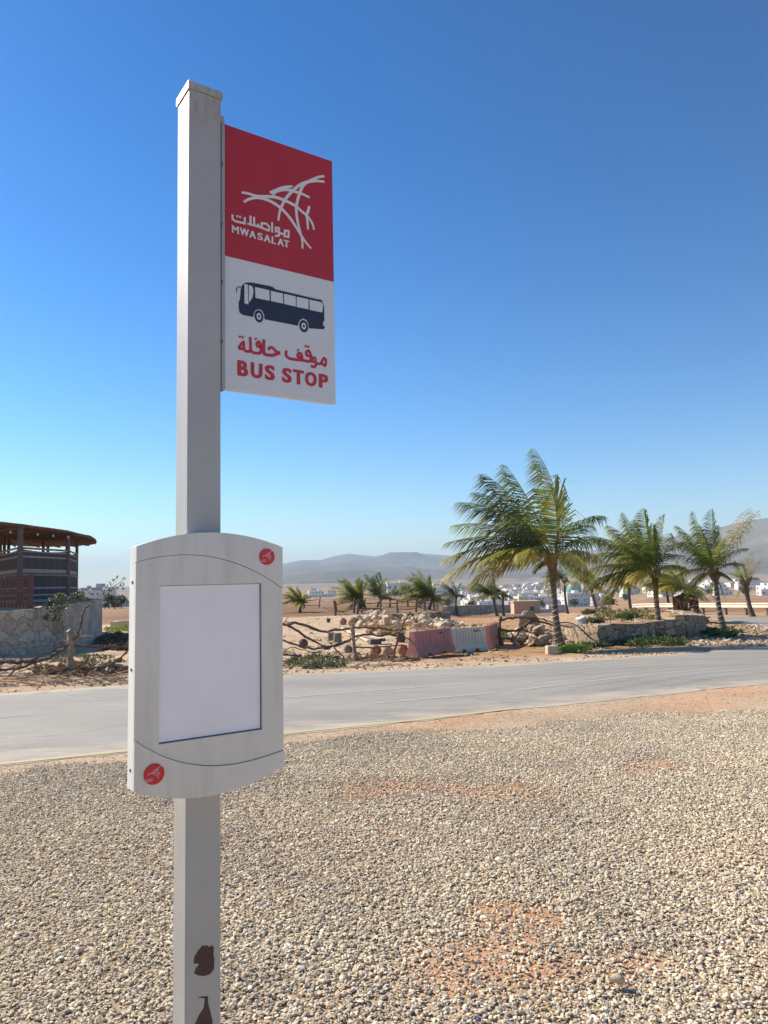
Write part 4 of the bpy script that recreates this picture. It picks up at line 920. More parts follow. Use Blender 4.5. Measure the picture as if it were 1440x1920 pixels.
# ------------------------------------------------------------------ stone walls
def wallmat(name, cols, mortar, scale=2.6, bs=.8):
    m, nt, b = mat(name); P = geo(nt); dn = N(nt, 'ShaderNodeTexNoise'); dn.inputs['Scale'].default_value = 2.2; nt.links.new(P, dn.inputs['Vector'])
    ad = N(nt, 'ShaderNodeMix'); ad.data_type = 'VECTOR'; ad.inputs[0].default_value = .38; nt.links.new(P, ad.inputs[4]); nt.links.new(dn.outputs['Color'], ad.inputs[5]); V = ad.outputs[1]
    v1 = N(nt, 'ShaderNodeTexVoronoi', feature='DISTANCE_TO_EDGE'); v1.inputs['Scale'].default_value = scale; nt.links.new(V, v1.inputs['Vector'])
    v2 = N(nt, 'ShaderNodeTexVoronoi'); v2.inputs['Scale'].default_value = scale; nt.links.new(V, v2.inputs['Vector'])
    sx = N(nt, 'ShaderNodeSeparateColor'); nt.links.new(v2.outputs['Color'], sx.inputs[0])
    c = ramp(nt, sx.outputs[0], [(i/(len(cols)-1), cc) for i, cc in enumerate(cols)])
    c = mix(nt, 1, c, ramp(nt, noise_n(nt, 7, 6, .7, P), [(.3, (.72, .72, .72)), (.7, (1.2, 1.2, 1.2))]), 'MULTIPLY')
    e = ramp(nt, v1.outputs['Distance'], [(.0, (.1, .1, .1)), (.05, (1, 1, 1))]); c = mix(nt, e, mortar, c)
    nt.links.new(c, b.inputs['Base Color']); b.inputs['Roughness'].default_value = .92; bump(nt, b, e, bs, .05); return m
M['wall'] = wallmat('rubble_masonry', [(.34, .25, .17), (.46, .35, .24), (.22, .165, .12), (.40, .29, .19)], (.13, .09, .06), 4.2, 1.0)
M['wall2'] = wallmat('flagstone_cladding', [(.46, .40, .33), (.56, .50, .41), (.36, .30, .24), (.50, .42, .32)], (.24, .20, .15), 3.0, .6)
def wall(label, pts, thick, m, name='stone_wall', cope=None):
    # pts: (x, y, zbottom, ztop) along the visible face; thickness goes away from the camera
    mb = MB(); n = []
    for i in range(len(pts)-1):
        a, b_ = pts[i], pts[i+1]; L = math.hypot(b_[0]-a[0], b_[1]-a[1]); k = max(2, int(L/.22))
        for q in range(k+(i == len(pts)-2)): n.append(tuple(a[j]+(b_[j]-a[j])*q/k for j in range(4)))
    F_, B_ = [], []; vs = []; rows = 5
    for i, p in enumerate(n):
        a = n[max(0, i-1)]; c = n[min(len(n)-1, i+1)]; t = Vector((c[0]-a[0], c[1]-a[1], 0)).normalized(); nr = Vector((-t.y, t.x, 0))
        if nr.y < 0: nr = -nr
        zt = p[3]+.07*noise.noise(Vector((p[0]*2, p[1]*2, 0)))
        for r_ in range(rows+1):
            z = p[2]+(zt-p[2])*r_/rows; of = .035*noise.noise(Vector((p[0]*3, p[1]*3, z*3))); vs.append((p[0]+nr.x*of, p[1]+nr.y*of, z))
        vs.append((p[0]+nr.x*thick, p[1]+nr.y*thick, zt+.02)); vs.append((p[0]+nr.x*thick, p[1]+nr.y*thick, p[2]))
    K = rows+3; fs = []
    for i in range(len(n)-1):
        for r_ in range(K): fs.append((i*K+r_, (i+1)*K+r_, (i+1)*K+(r_+1) % K, i*K+(r_+1) % K))
    fs += [tuple(range(K)), tuple((len(n)-1)*K+r_ for r_ in range(K))[::-1]]
    mb.add(vs, fs); o = mb.build(name, m); bm = bmesh.new(); bm.from_mesh(o.data); bmesh.ops.recalc_face_normals(bm, faces=bm.faces); bm.to_mesh(o.data); bm.free()
    origin_to(o, (n[0][0], n[0][1], n[0][2])); tag(o, label, 'wall'); return o
def wp(px, py, topy):
    p = at(px, py); t = atd(px, topy, p.y); return (p.x, p.y, p.z-.15, t.z)
wall('rough stone retaining wall of the planting bed between the palms', [wp(985, 1194, 1176), wp(1030, 1200, 1173), wp(1058, 1204, 1171), wp(1090, 1209, 1171), wp(1123, 1211, 1171), wp(1180, 1206, 1169), wp(1232, 1201, 1167), wp(1286, 1197, 1162)], .4, M['wall'])
q1 = wp(1290, 1194, 1154); q2 = wp(1325, 1186, 1153); wall('taller dark end section of the retaining wall right of the middle palm', [q1, q2, (q2[0]+1.0, q2[1]+5, q2[2], q2[3])], .45, M['wall'])
M['soil'] = None
# planting bed behind the retaining wall
bw = [wp(985, 1194, 1176), wp(1058, 1204, 1171), wp(1123, 1211, 1171), wp(1232, 1201, 1167), wp(1286, 1197, 1162)]
mb = MB(); NX, NY = 50, 30; vs = []
for j in range(NY+1):
    for i in range(NX+1):
        t = i/NX; s = j/NY; k = t*(len(bw)-1); a = min(len(bw)-2, int(k)); f_ = k-a
        x0 = bw[a][0]*(1-f_)+bw[a+1][0]*f_; y0 = bw[a][1]*(1-f_)+bw[a+1][1]*f_+.3; z0 = bw[a][3]*(1-f_)+bw[a+1][3]*f_-.07
        x = x0*(1-s)+(8.2+10.5*t)*s; y = y0*(1-s)+(43+1*t)*s
        z = z0*(1-s)+(-.35)*s + (.18*fbm(x, y, .5, 6)+.05*fbm(x, y, 2, 3))*min(1, s*6)
        if j == NY or i == NX and s > .02: z = H(x, y)-.2
        if i == 0: z = H(x, y)-.2
        vs.append((x, y, z))
mb.add(vs, [(j*(NX+1)+i, j*(NX+1)+i+1, (j+1)*(NX+1)+i+1, (j+1)*(NX+1)+i) for j in range(NY) for i in range(NX)])
m, nt, b = mat('bed_soil'); P = geo(nt); c = ramp(nt, noise_n(nt, .6, 7, .7, P), [(.3, (.40, .22, .11)), (.5, (.46, .29, .16)), (.7, (.54, .40, .25))])
nt.links.new(mix(nt, 1, c, ramp(nt, noise_n(nt, 9, 6, .7, P), [(.3, (.7, .7, .7)), (.7, (1.2, 1.2, 1.2))]), 'MULTIPLY'), b.inputs['Base Color']); b.inputs['Roughness'].default_value = 1; bump(nt, b, noise_n(nt, 12, 6, .7, P), .7, .05)
M['soil'] = m; tag(mb.build('soil_bed', m, smooth=True), kind='structure')
wall('low dry stone wall at the back of the rubble heap', [wp(735, 1166, 1151), wp(790, 1165, 1148), wp(845, 1163, 1147)], .4, M['wall'])
wall('long low dark stone wall below the town', [wp(838, 1152, 1137), wp(900, 1151, 1134), wp(950, 1149, 1134), wp(968, 1148, 1135), wp(990, 1147, 1140)], .4, wallmat('pale_boulder_masonry', [(.60, .46, .32), (.20, .14, .10), (.52, .38, .26), (.30, .21, .14), (.66, .54, .40)], (.10, .07, .05), 1.7, 1.0))
# rendered gap of rust coloured posts in that wall
# left clad wall and terrace
wl = [(-24, 27.6, -.9, .85)]+[wp(0, 1229, 1147), wp(50, 1227, 1143), wp(100, 1222, 1137), wp(140, 1213, 1131), wp(165, 1204, 1127), wp(178, 1196, 1124)]
wl.append((wl[-1][0]-4.2, wl[-1][1]+7, -1.0, wl[-1][3]))
wall('tall curved wall clad in pale irregular flagstones under the gazebo', wl, .35, M['wall2'])
mb = MB(); poly = [(p[0]-.1, p[1]+.3) for p in wl]+[(-32, 50), (-32, 30)]
tri = tessellate_polygon([[Vector((x, y, 0)) for x, y in poly]]); mb.add([(x, y, .86+.04*(y-29)) for x, y in poly], [tuple(t) for t in tri]); tag(mb.build('terrace', M['soil']), kind='structure')
# picket fence on that wall
M['rail_brown'] = simple('brown_stained_timber', (.13, .06, .042), .75, .3, 9, .2)
Dp = 30.2; fence = empty('picket_fence', atd(58, 1141, Dp)); tag(fence, 'brown timber picket fence on top of the flagstone wall', 'fence')
mb = MB(); a, b_ = atd(58, 1141, Dp), atd(58, 1076, Dp); mb.box(((a.x), a.y, (a.z+b_.z)/2), (.13, .13, b_.z-a.z)); mb.build('post', M['rail_brown'], fence)
for y_ in (1084, 1110, 1133):
    mb = MB(); a, b_ = atd(-120, y_+3, Dp-.6), atd(57, y_, Dp); mb.tube([a, b_], .035, 4); mb.build('rail', M['rail_brown'], fence)
for i in range(25):
    x = 51-i*7; d = Dp-.6*(58-x)/178; mb = MB(); a, b_ = atd(x, 1140, d-.04), atd(x, 1080, d-.04); mb.box((a.x, a.y, (a.z+b_.z)/2), (.07, .03, b_.z-a.z)); mb.build('picket', M['rail_brown'], fence)

# ------------------------------------------------------------------ gazebo
gz = empty('gazebo', (-21.2, 39.5, 1.1)); tag(gz, 'open gazebo with brown reed roof and grey striped cloth walls', 'gazebo')
M['reed'] = simple('reed_roof', (.17, .085, .055), .9, .4, 5, .5)
M['gpost'] = simple('gazebo_timber', (.15, .115, .095), .8, .25, 8, .2)
mb = MB(); n = 72; rim = []; C0 = Vector((-21.2, 39.6, 0))
vt, vb = [], []
for ring in range(6):
    for i in range(n):
        a = 2*math.pi*i/n; f_ = ring/5; rr_ = (5.12+.12*noise.noise(Vector((math.cos(a)*6, math.sin(a)*6, 0))))*f_
        x = C0.x+rr_*math.cos(a); y = C0.y+rr_*1.36*math.sin(a)
        z = 5.2-.035*(x-C0.x)-.035*(y-C0.y)-.34*f_**3+(.05*noise.noise(Vector((x*2, y*2, 0))) if ring == 5 else 0)
        vt.append((x, y, z+.09)); vb.append((x, y, z-.12*(1-f_)-.02))
N_ = len(vt); fs = []
for ring in range(5):
    for i in range(n):
        j = (i+1) % n; fs.append((ring*n+i, (ring+1)*n+i, (ring+1)*n+j, ring*n+j)); fs.append((N_+ring*n+j, N_+(ring+1)*n+j, N_+(ring+1)*n+i, N_+ring*n+i))
for i in range(n): j = (i+1) % n; fs.append((5*n+i, N_+5*n+i, N_+5*n+j, 5*n+j))
mb.add(vt+vb, fs); mb.build('roof', M['reed'], gz)
mb = MB()
for i in range(24):
    a = 2*math.pi*i/24+.1; c_ = Vector((C0.x, C0.y, 5.0)); e = Vector((C0.x+5.1*math.cos(a), C0.y+6.9*math.sin(a), 4.80-.035*5.1*math.cos(a)-.035*6.9*math.sin(a))); mb.tube([c_, c_.lerp(e, .5)+Vector((0, 0, .03)), e], .045, 6)
mb.build('rafters', M['gpost'], gz)
cor = [atd(38, 1028, 35.3), atd(127, 1033, 39.0), atd(144, 1042, 43.0), Vector((-24, 49, 0)), Vector((-27, 45, 0)), atd(0, 1038, 38.6)]
cor = [(c_.x, c_.y) for c_ in cor]
ZB, ZT, ZM = 1.25, 3.86, 2.6
def clothmat():
    m, nt, b = mat('striped_cloth'); P = geo(nt); z = N(nt, 'ShaderNodeSeparateXYZ'); nt.links.new(P, z.inputs[0])
    mr = N(nt, 'ShaderNodeMapRange'); mr.inputs[1].default_value = ZB; mr.inputs[2].default_value = ZT; nt.links.new(z.outputs[2], mr.inputs[0])
    d, l = (.085, .08, .078), (.33, .30, .27)
    c = ramp(nt, mr.outputs[0], [(0, l), (.05, d), (.12, l), (.15, d), (.25, l), (.285, d), (.55, l), (.62, d), (.83, l), (.86, d), (.93, l), (.955, d)], 'CONSTANT')
    nt.links.new(c, b.inputs['Base Color']); b.inputs['Roughness'].default_value = .95; return m
M['cloth'] = clothmat()
for i in range(len(cor)):
    if i == 3: continue
    a, b_ = cor[i], cor[(i+1) % len(cor)]; mb = MB(); vs = []; k = 24; t = Vector((b_[0]-a[0], b_[1]-a[1], 0)).normalized(); nr = Vector((t.y, -t.x, 0))
    for q in range(k+1):
        f_ = q/k; w_ = .03*math.sin(f_*40)
        for z, s in ((ZB, 0), (ZM, 0), (ZT-.04, 0)):
            vs.append((a[0]+(b_[0]-a[0])*f_+nr.x*w_, a[1]+(b_[1]-a[1])*f_+nr.y*w_, z-(.08*math.sin(math.pi*f_) if z > 3 else 0)))
    mb.add(vs, [(q*3+r_, (q+1)*3+r_, (q+1)*3+r_+1, q*3+r_+1) for q in range(k) for r_ in (0, 1)]); o = mb.build('cloth_panel', M['cloth'], gz); s_ = o.modifiers.new('thick', 'SOLIDIFY'); s_.thickness = .02
    for z in (ZM-.02, ZT):
        mb = MB(); mb.tube([(a[0]+t.x*.1-nr.x*-.06, a[1]+t.y*.1-nr.y*-.06, z), (b_[0]-t.x*.1+nr.x*.06, b_[1]-t.y*.1+nr.y*.06, z)], .05, 4); mb.build('cloth_rail', M['woodpale'], gz)
for c_ in cor+[((cor[2][0]+cor[3][0])/2, (cor[2][1]+cor[3][1])/2), (atd(81, 1030, 44.5).x, 44.5), (atd(16, 1034, 43).x, 43), (atd(8, 1034, 42).x, 42)]:
    mb = MB(); r_ = .13 if c_ in cor[:2] else .09; zt = 4.98-.035*(c_[0]-C0.x)-.035*(c_[1]-C0.y)
    mb.tube([(c_[0], c_[1], .8), (c_[0], c_[1], 3), (c_[0], c_[1], zt)], r_, 8, jit=.06); mb.build('post', M['gpost'], gz)
for x in (20, 38, 71, 100, 128):
    mb = MB(); p = atd(x, 990+(x*.09), 34.6+x*.02); p.z -= .15; mb.lathe([(.02, -.06), (.05, -.03), (.055, .02), (.03, .06)], p, 8); mb.build('lamp_bulb', simple('lamp_glass', (.6, .55, .5), .4, .05), gz)

# ------------------------------------------------------------------ barriers
M['bred'] = simple('faded_red_plastic', (.47, .20, .165), .55, .15, 3, .1, 20); M['bwhite'] = simple('dusty_white_plastic', (.62, .56, .46), .55, .12, 3, .1, 20)
M['bmark'] = simple('black_marking', (.02, .02, .02), .7, .1)
def barrier(a, b_, topz, m, lab):
    a = Vector(a); b_ = Vector(b_); L = (b_-a).length; ang = math.atan2(b_.y-a.y, b_.x-a.x); hh = topz
    root = empty('road_barrier', a, ang); tag(root, lab, 'barrier', 'plastic road barriers')
    bw, tw = .46, .16; n = 46; mb = MB(); vs = []; K = 6
    def prof(x, side):
        ins = min(x, L-x); e = max(0, 1-ins/.06)*.0
        rib = .0
        u = (x-.14)/(L-.28)
        if 0 < u < 1:
            ph = (u*9) % 1; rib = .028 if .30 < ph < .62 else 0
        notch = .09 if (.24*L < x < .36*L or .62*L < x < .74*L) else 0
        yb = bw/2; pts_ = [(yb, notch), (yb, .16*hh+.02), (yb*.80-rib*.3, .26*hh), (yb*.62-rib, .36*hh), (tw/2+.01-rib, .86*hh), (tw/2, .93*hh), (tw/2-.01, hh)]
        return pts_
    xs_ = [L*i/(n*2) for i in range(n*2+1)]; rows = []
    for x in xs_:
        f_ = [(-y, z) for y, z in prof(x, -1)]; bk = [(y, z) for y, z in prof(x, 1)][::-1]; rows.append([(x, y, z) for y, z in f_+bk])
    K = len(rows[0]); vs = [v for r_ in rows for v in r_]
    fs = [(i*K+k, (i+1)*K+k, (i+1)*K+(k+1) % K, i*K+(k+1) % K) for i in range(len(rows)-1) for k in range(K)]
    fs += [tuple(range(K)), tuple((len(rows)-1)*K+k for k in range(K))[::-1]]
    mb.add(vs, fs)
    bd = mb.build('barrier_body', m); bm = bmesh.new(); bm.from_mesh(bd.data); bmesh.ops.recalc_face_normals(bm, faces=bm.faces); bm.to_mesh(bd.data); bm.free(); bd.parent = root
    for f_ in (.14, .38, .62, .86):
        mb = MB(); mb.lathe([(.035, hh-.005), (.035, hh+.03), (.022, hh+.045)], (L*f_, 0, 0), 10); o = mb.build('filler_plug', m); o.parent = root
    mb = MB(); rs = random.Random(int(a.x*100))
    for k in range(5):
        x = L*.66+k*.05; z = .84*hh
        mb.box((x, -(tw/2+.014), z+rs.uniform(-.005, .005)), (.028, .004, .055), 0); 
    o = mb.build('marking', M['bmark']); o.parent = root
    return root
p, q = at(773, 1234), at(843, 1225); k = 48*(p-EYE).length/F; barrier(p, q, k, M['bred'], 'faded red plastic barrier at the left end, nearest the terracotta pot')
p2, q2 = at(845, 1223), at(909, 1219); barrier(p2, q2, 43.5*(p2-EYE).length/F, M['bwhite'], 'dusty white plastic barrier between two red ones')
p3, q3 = at(913, 1217), at(932, 1207); barrier(p3, q3, 42*(p3-EYE).length/F, M['bred'], 'faded red plastic barrier turned away at the right end of the row')

# ------------------------------------------------------------------ guard rail
M['rail'] = simple('cream_rail_paint', (.62, .56, .42), .6, .12, 2)
gp = [(25.5, 36.5), (23.6, 40), (22.3, 44), (21.4, 49), (20.3, 56), (19.5, 59.5)]
root = empty('guard_rail', (gp[0][0], gp[0][1], H(*gp[0]))); tag(root, 'long cream painted roadside guard rail curving behind the right palms', 'guard rail')
gs = smooth_pts([Vector((x, y, 0)) for x, y in gp], 5); gs = [Vector((p.x, p.y, H(p.x, p.y)+.03)) for p in gs]
mb = MB(); vs = []; pr = [(0, .40), (-.05, .44), (-.05, .50), (0, .55), (0, .58), (-.05, .63), (-.05, .69), (0, .73), (.02, .73), (.02, .40)]
for i, p in enumerate(gs):
    t = (gs[min(i+1, len(gs)-1)]-gs[max(0, i-1)]).normalized(); nr = Vector((t.y, -t.x, 0)); 
    for o_, z in pr: vs.append((p.x+nr.x*o_, p.y+nr.y*o_, p.z+z))
K = len(pr); mb.add(vs, [(i*K+k, i*K+(k+1) % K, (i+1)*K+(k+1) % K, (i+1)*K+k) for i in range(len(gs)-1) for k in range(K)]); mb.build('rail_beam', M['rail'], root)
for i in range(0, len(gs), 2):
    p = gs[i]; mb = MB(); mb.box((p.x+.12, p.y+.05, p.z+.25), (.13, .18, .62)); mb.build('rail_post', M['wood'], root)
    
# ------------------------------------------------------------------ hose, sapling, shrubs, ground cover
mb = MB(); d0 = at(1050, 1214).y-.3
mb.tube(curve_px([(1045, 1168, d0+.6), (1070, 1168, d0+.5), (1090, 1180, d0-.1), (1110, 1198, d0-.4), (1128, 1209, d0-.7), (1150, 1212, d0-.6)], jitter=.0), .022, 6)
o = mb.build('hose', M['dark']); origin_to(o, at(1128, 1212)); tag(o, 'black hose hanging over the stone retaining wall beside the tallest palm', 'hose')
mb = MB(); mb.tube(curve_px([(900, 1205, D3), (990, 1182, D3-.1), (1040, 1195, D3-.3), (1100, 1205, D3-.3)], jitter=0), .012, 5); o = mb.build('wire_line', M['wire']); origin_to(o, at(990, 1212)); 
bpy.data.objects.remove(o)
def leafclump(mb, c, rx, ry, rz, n, size, cols, rs):
    for _ in range(n):
        while True:
            v = Vector((rs.uniform(-1, 1), rs.uniform(-1, 1), rs.uniform(-1, 1)))
            if v.length < 1: break
        p = Vector(c)+Vector((v.x*rx, v.y*ry, v.z*rz)); d = Vector((rs.gauss(0, 1), rs.gauss(0, 1), rs.gauss(0, .8)+.3)).normalized(); s = size*rs.uniform(.6, 1.3)
        w_ = d.cross(Vector((rs.gauss(0, 1), rs.gauss(0, 1), rs.gauss(0, 1)))).normalized()*s*.28; cc = lerp(cols[0], cols[1], rs.random()); b0 = len(mb.v)
        mb.v += [tuple(p), tuple(p+d*s*.5+w_), tuple(p+d*s), tuple(p+d*s*.5-w_)]; mb.c += [cc]*4; mb.f.append((b0, b0+1, b0+2, b0+3)); mb.m.append(0)
def cover(label, x0, x1, y0, y1, n, hpx, cols, name='ground_cover', cat='ground cover', size=.10, dz=0, stuff=True, seed=1, lift=None):
    rs = random.Random(seed); mb = MB(); cl = []
    for _ in range(n):
        u = rs.uniform(-1, 1); v = rs.uniform(-1, 1)
        if u*u+v*v > 1: continue
        x = (x0+x1)/2+(x1-x0)/2*u; y = (y0+y1)/2+(y1-y0)/2*v; p = at(x, y, dz); k = (p-EYE).length/F
        if noise.noise(Vector((x*.06, y*.15, seed))) < -.25: continue
        hh = hpx*k*(1-.6*(u*u))*(.5+rs.random()*.6)
        leafclump(mb, p+Vector((0, 0, hh*.5)), .16, .16, hh*.5, 26, size, cols, rs)
    o = mb.build(name, M['leaf'], color=True); origin_to(o, at((x0+x1)/2, (y0+y1)/2, dz)); tag(o, label, cat, kind='stuff' if stuff else None); return o
GC = ((.055, .085, .028), (.12, .165, .055)); GB = ((.13, .22, .03), (.24, .34, .05)); GG = ((.085, .10, .05), (.18, .19, .09))
cover('dense green creeping ground cover at the foot of the middle palm', 1135, 1300, 1196, 1214, 260, 13, GC, seed=1)
cover('bright green weeds at the road edge right of the tallest palm', 1043, 1105, 1215, 1226, 70, 12, GB, seed=2)
cover('green ground cover round the foot of the leaning palm', 1318, 1392, 1180, 1198, 110, 10, GC, seed=3)
cover('grey green low scrub in front of the driftwood fence', 538, 655, 1236, 1254, 150, 12, GG, seed=4)
cover('dark green weeds below the wall left of the ground cover', 1090, 1150, 1204, 1216, 60, 9, GC, seed=5)
cover('dull green weeds behind the dark branch fence', 925, 975, 1186, 1204, 50, 9, GG, seed=6)
cover('dry green weeds at the foot of the flagstone wall', 80, 245, 1232, 1245, 60, 7, GG, seed=7)
def shrub(label, px, py, wpx, hpx, dz, cols, seed, name='shrub', n=700, size=.09):
    rs = random.Random(seed); p = at(px, py, dz); k = (p-EYE).length/F; root = empty(name, p); tag(root, label, 'shrub'); mb = MB()
    for i in range(9):
        a = rs.uniform(-1, 1); leafclump(mb, p+Vector((a*wpx*k*.4, rs.uniform(-.3, .3)*wpx*k, hpx*k*(.25+.4*rs.random()*(1-abs(a)*.6)))), wpx*k*.2, wpx*k*.2, hpx*k*.28, n//9, size, cols, rs)
    mb.build('foliage', M['leaf'], root, color=True); mb = MB()
    for i in range(6): mb.tube([p, p+Vector((rs.uniform(-.3, .3)*wpx*k, rs.uniform(-.1, .1), hpx*k*.6))], [.02, .006], 4)
    mb.build('stem', M['wood'], root)
shrub('round green shrub on the planting bed right of the middle', 1178, 1162, 42, 17, .7, GC, 31)
shrub('small olive shrub on the planting bed above the wall', 1121, 1169, 32, 14, .7, GG, 32)
shrub('grey green shrub behind the olive one on the bed', 1102, 1152, 26, 12, .55, GG, 33)
shrub('reddish twiggy shrub on the planting bed', 1132, 1150, 32, 16, .5, ((.20, .12, .09), (.17, .16, .07)), 34, n=400)
shrub('small green weed at the left of the long dark stone wall', 866, 1153, 12, 14, 0, GB, 35, n=200)
# sapling + stake on the bed
p = at(1147, 1164, .6); root = empty('sapling', p); tag(root, 'thin young tree with few leaves on the planting bed', 'sapling'); k = (p-EYE).length/F
mb = MB(); mb.tube([p, p+Vector((.02, 0, 20*k)), p+Vector((0, 0, 38*k))], [.02, .015, .008], 5); mb.build('trunk', M['wood'], root)
mb = MB(); leafclump(mb, p+Vector((0, 0, 33*k)), .3, .2, .14, 50, .2, GC, random.Random(3)); mb.build('crown', M['leaf'], root, color=True)
p = at(1145, 1172, .6); mb = MB(); mb.tube([p, p+Vector((0, 0, .8))], .02, 5); o = mb.build('stake', M['wood']); origin_to(o, p); tag(o, 'thin wooden stake standing just before the sapling', 'stake')
# creeper and bare tree by the flagstone wall
dv = 30.0; root = empty('tree', atd(152, 1215, dv)); tag(root, 'leaning thin tree with sparse top leaves beside the flagstone wall', 'tree')
mb = MB()
for l, r0, r1 in (([(150, 1220, dv), (152, 1180, dv), (156, 1150, dv), (172, 1132, dv), (195, 1112, dv), (222, 1094, dv), (236, 1084, dv)], .045, .01), ([(158, 1147, dv), (140, 1140, dv), (120, 1125, dv+.2), (105, 1118, dv+.2)], .02, .01), ([(160, 1146, dv), (163, 1165, dv), (160, 1190, dv)], .015, .01), ([(200, 1108, dv), (215, 1092, dv), (220, 1084, dv)], .01, .004), ([(205, 1106, dv), (225, 1100, dv), (234, 1096, dv)], .01, .004)):
    rail(mb, l, r0, r1, 3, .012)
mb.build('trunk', M['woodpale'], root); mb = MB(); rs = random.Random(8)
for x, y in [(194, 1108), (200, 1100), (208, 1095), (214, 1091), (219, 1084), (228, 1093), (233, 1085), (229, 1098), (216, 1100), (205, 1106), (222, 1102), (231, 1105), (168, 1112)]:
    leafclump(mb, atd(x, y, dv), .06, .06, .05, 7, .10, ((.05, .07, .03), (.10, .12, .05)), rs)
mb.build('crown', M['leaf'], root, color=True)
root = empty('creeper', atd(112, 1180, 30.2)); tag(root, 'grey green leafy creeper hanging over the flagstone wall', 'creeper'); mb = MB()
for x, y, r_ in [(105, 1122, .25), (98, 1130, .28), (112, 1130, .3), (120, 1125, .22), (106, 1142, .25), (108, 1152, .2), (90, 1135, .2), (88, 1158, .16), (118, 1140, .2), (140, 1118, .22), (148, 1114, .25), (155, 1120, .18), (128, 1135, .15), (104, 1160, .12), (112, 1115, .12)]:
    d = 29.6 if x < 125 else 32; leafclump(mb, atd(x, y, d), r_, .2, r_*.8, 60, .11, ((.07, .09, .04), (.20, .21, .12)), rs)
mb.build('foliage', M['leaf'], root, color=True); mb = MB()
for i in range(5): rail(mb, [(100+i*6, 1180, 29.9), (102+i*5, 1150, 29.7), (98+i*7, 1125, 29.8)], .012, .006, 3, .02)
mb.build('stem', M['wood'], root)
# dry twigs and litter along the verge
rs = random.Random(12); mb = MB()
for _ in range(620):
    if rs.random() < .6: x = rs.uniform(-20, 250); y = rs.uniform(1246, 1290)-x*.02
    else: x = rs.uniform(530, 780); y = rs.uniform(1225, 1258)-(x-530)*.03
    p = at(x, min(y, np.interp(x, [0, 240, 530, 878], [1298, 1282, 1263, 1249]))); l = rs.uniform(.12, .6); a = rs.gauss(0, .6)+(math.pi if rs.random() < .5 else 0); e = rs.uniform(0, .45)
    d = Vector((math.cos(a)*math.cos(e), math.sin(a)*math.cos(e), math.sin(e))); s_ = Vector((rs.uniform(-1, 1), rs.uniform(-1, 1), rs.uniform(0, .6)))*l*.15
    mb.tube([p+Vector((0, 0, .015)), p+d*l*.5+s_, p+d*l], [rs.uniform(.006, .016), .008, .003], 4)
o = mb.build('dry_twigs', M['woodpale']); tag(o, 'dry fallen twigs littering the far roadside', 'twigs', kind='stuff')
GD = ((.30, .19, .09), (.42, .30, .15))
cover('dry orange grass in front of the rubble heap', 685, 760, 1176, 1192, 130, 8, GD, name='dry_grass', cat='dry grass', size=.14, seed=9)
cover('dry brown litter round the foot of the thick stump post', 60, 240, 1250, 1268, 130, 7, ((.12, .075, .05), (.26, .17, .10)), name='dry_grass', cat='dry grass', size=.16, seed=10)
cover('dry litter at the foot of the pale driftwood post', 650, 790, 1233, 1243, 80, 5, ((.16, .10, .06), (.36, .24, .13)), name='dry_grass', cat='dry grass', size=.13, seed=11)

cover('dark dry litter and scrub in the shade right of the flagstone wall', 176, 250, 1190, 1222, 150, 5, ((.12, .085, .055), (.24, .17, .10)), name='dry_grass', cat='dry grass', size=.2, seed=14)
cover('low green weeds in the gap between flagstone wall and poster case', 195, 250, 1176, 1188, 60, 7, GB, seed=15)
cover('sparse dry grass between the rubble heap and the barriers', 770, 935, 1172, 1188, 60, 5, GD, name='dry_grass', cat='dry grass', size=.12, seed=16)
cover('dry grass tufts on the planting bed', 1075, 1270, 1146, 1166, 110, 7, ((.26, .19, .09), (.20, .22, .09)), name='dry_grass', cat='dry grass', size=.14, dz=.55, seed=17)
rs = random.Random(77); pts = []; szs = []
for _ in range(2600):
    x = rs.uniform(530, 960); y = rs.uniform(1146, 1232); p = at(x, y)
    if noise.noise(Vector((p.x*.5, p.y*.35, 4))) < -.02 and rs.random() < .85: continue
    q_ = min(.11, rs.lognormvariate(math.log(.028), .55)); pts.append((p.x, p.y, p.z+.05*0+q_*.25)); szs.append(q_)
tag(scatter('scattered_stones', pts, szs, .5, M['pebble'], seed=9), 'pale stones and debris scattered over the plot behind the fence', 'stones', kind='stuff')
rs = random.Random(78); pts = []; szs = []
for _ in range(1500):
    x = rs.uniform(1290, 1440); y = rs.uniform(1172, 1212); p = at(x, y); q_ = min(.13, rs.lognormvariate(math.log(.035), .5)); pts.append((p.x, p.y, p.z+q_*.25)); szs.append(q_)
tag(scatter('scattered_stones', pts, szs, .5, M['pebble'], seed=4), 'rubble strewn on the bare ground right of the leaning palm', 'stones', kind='stuff')

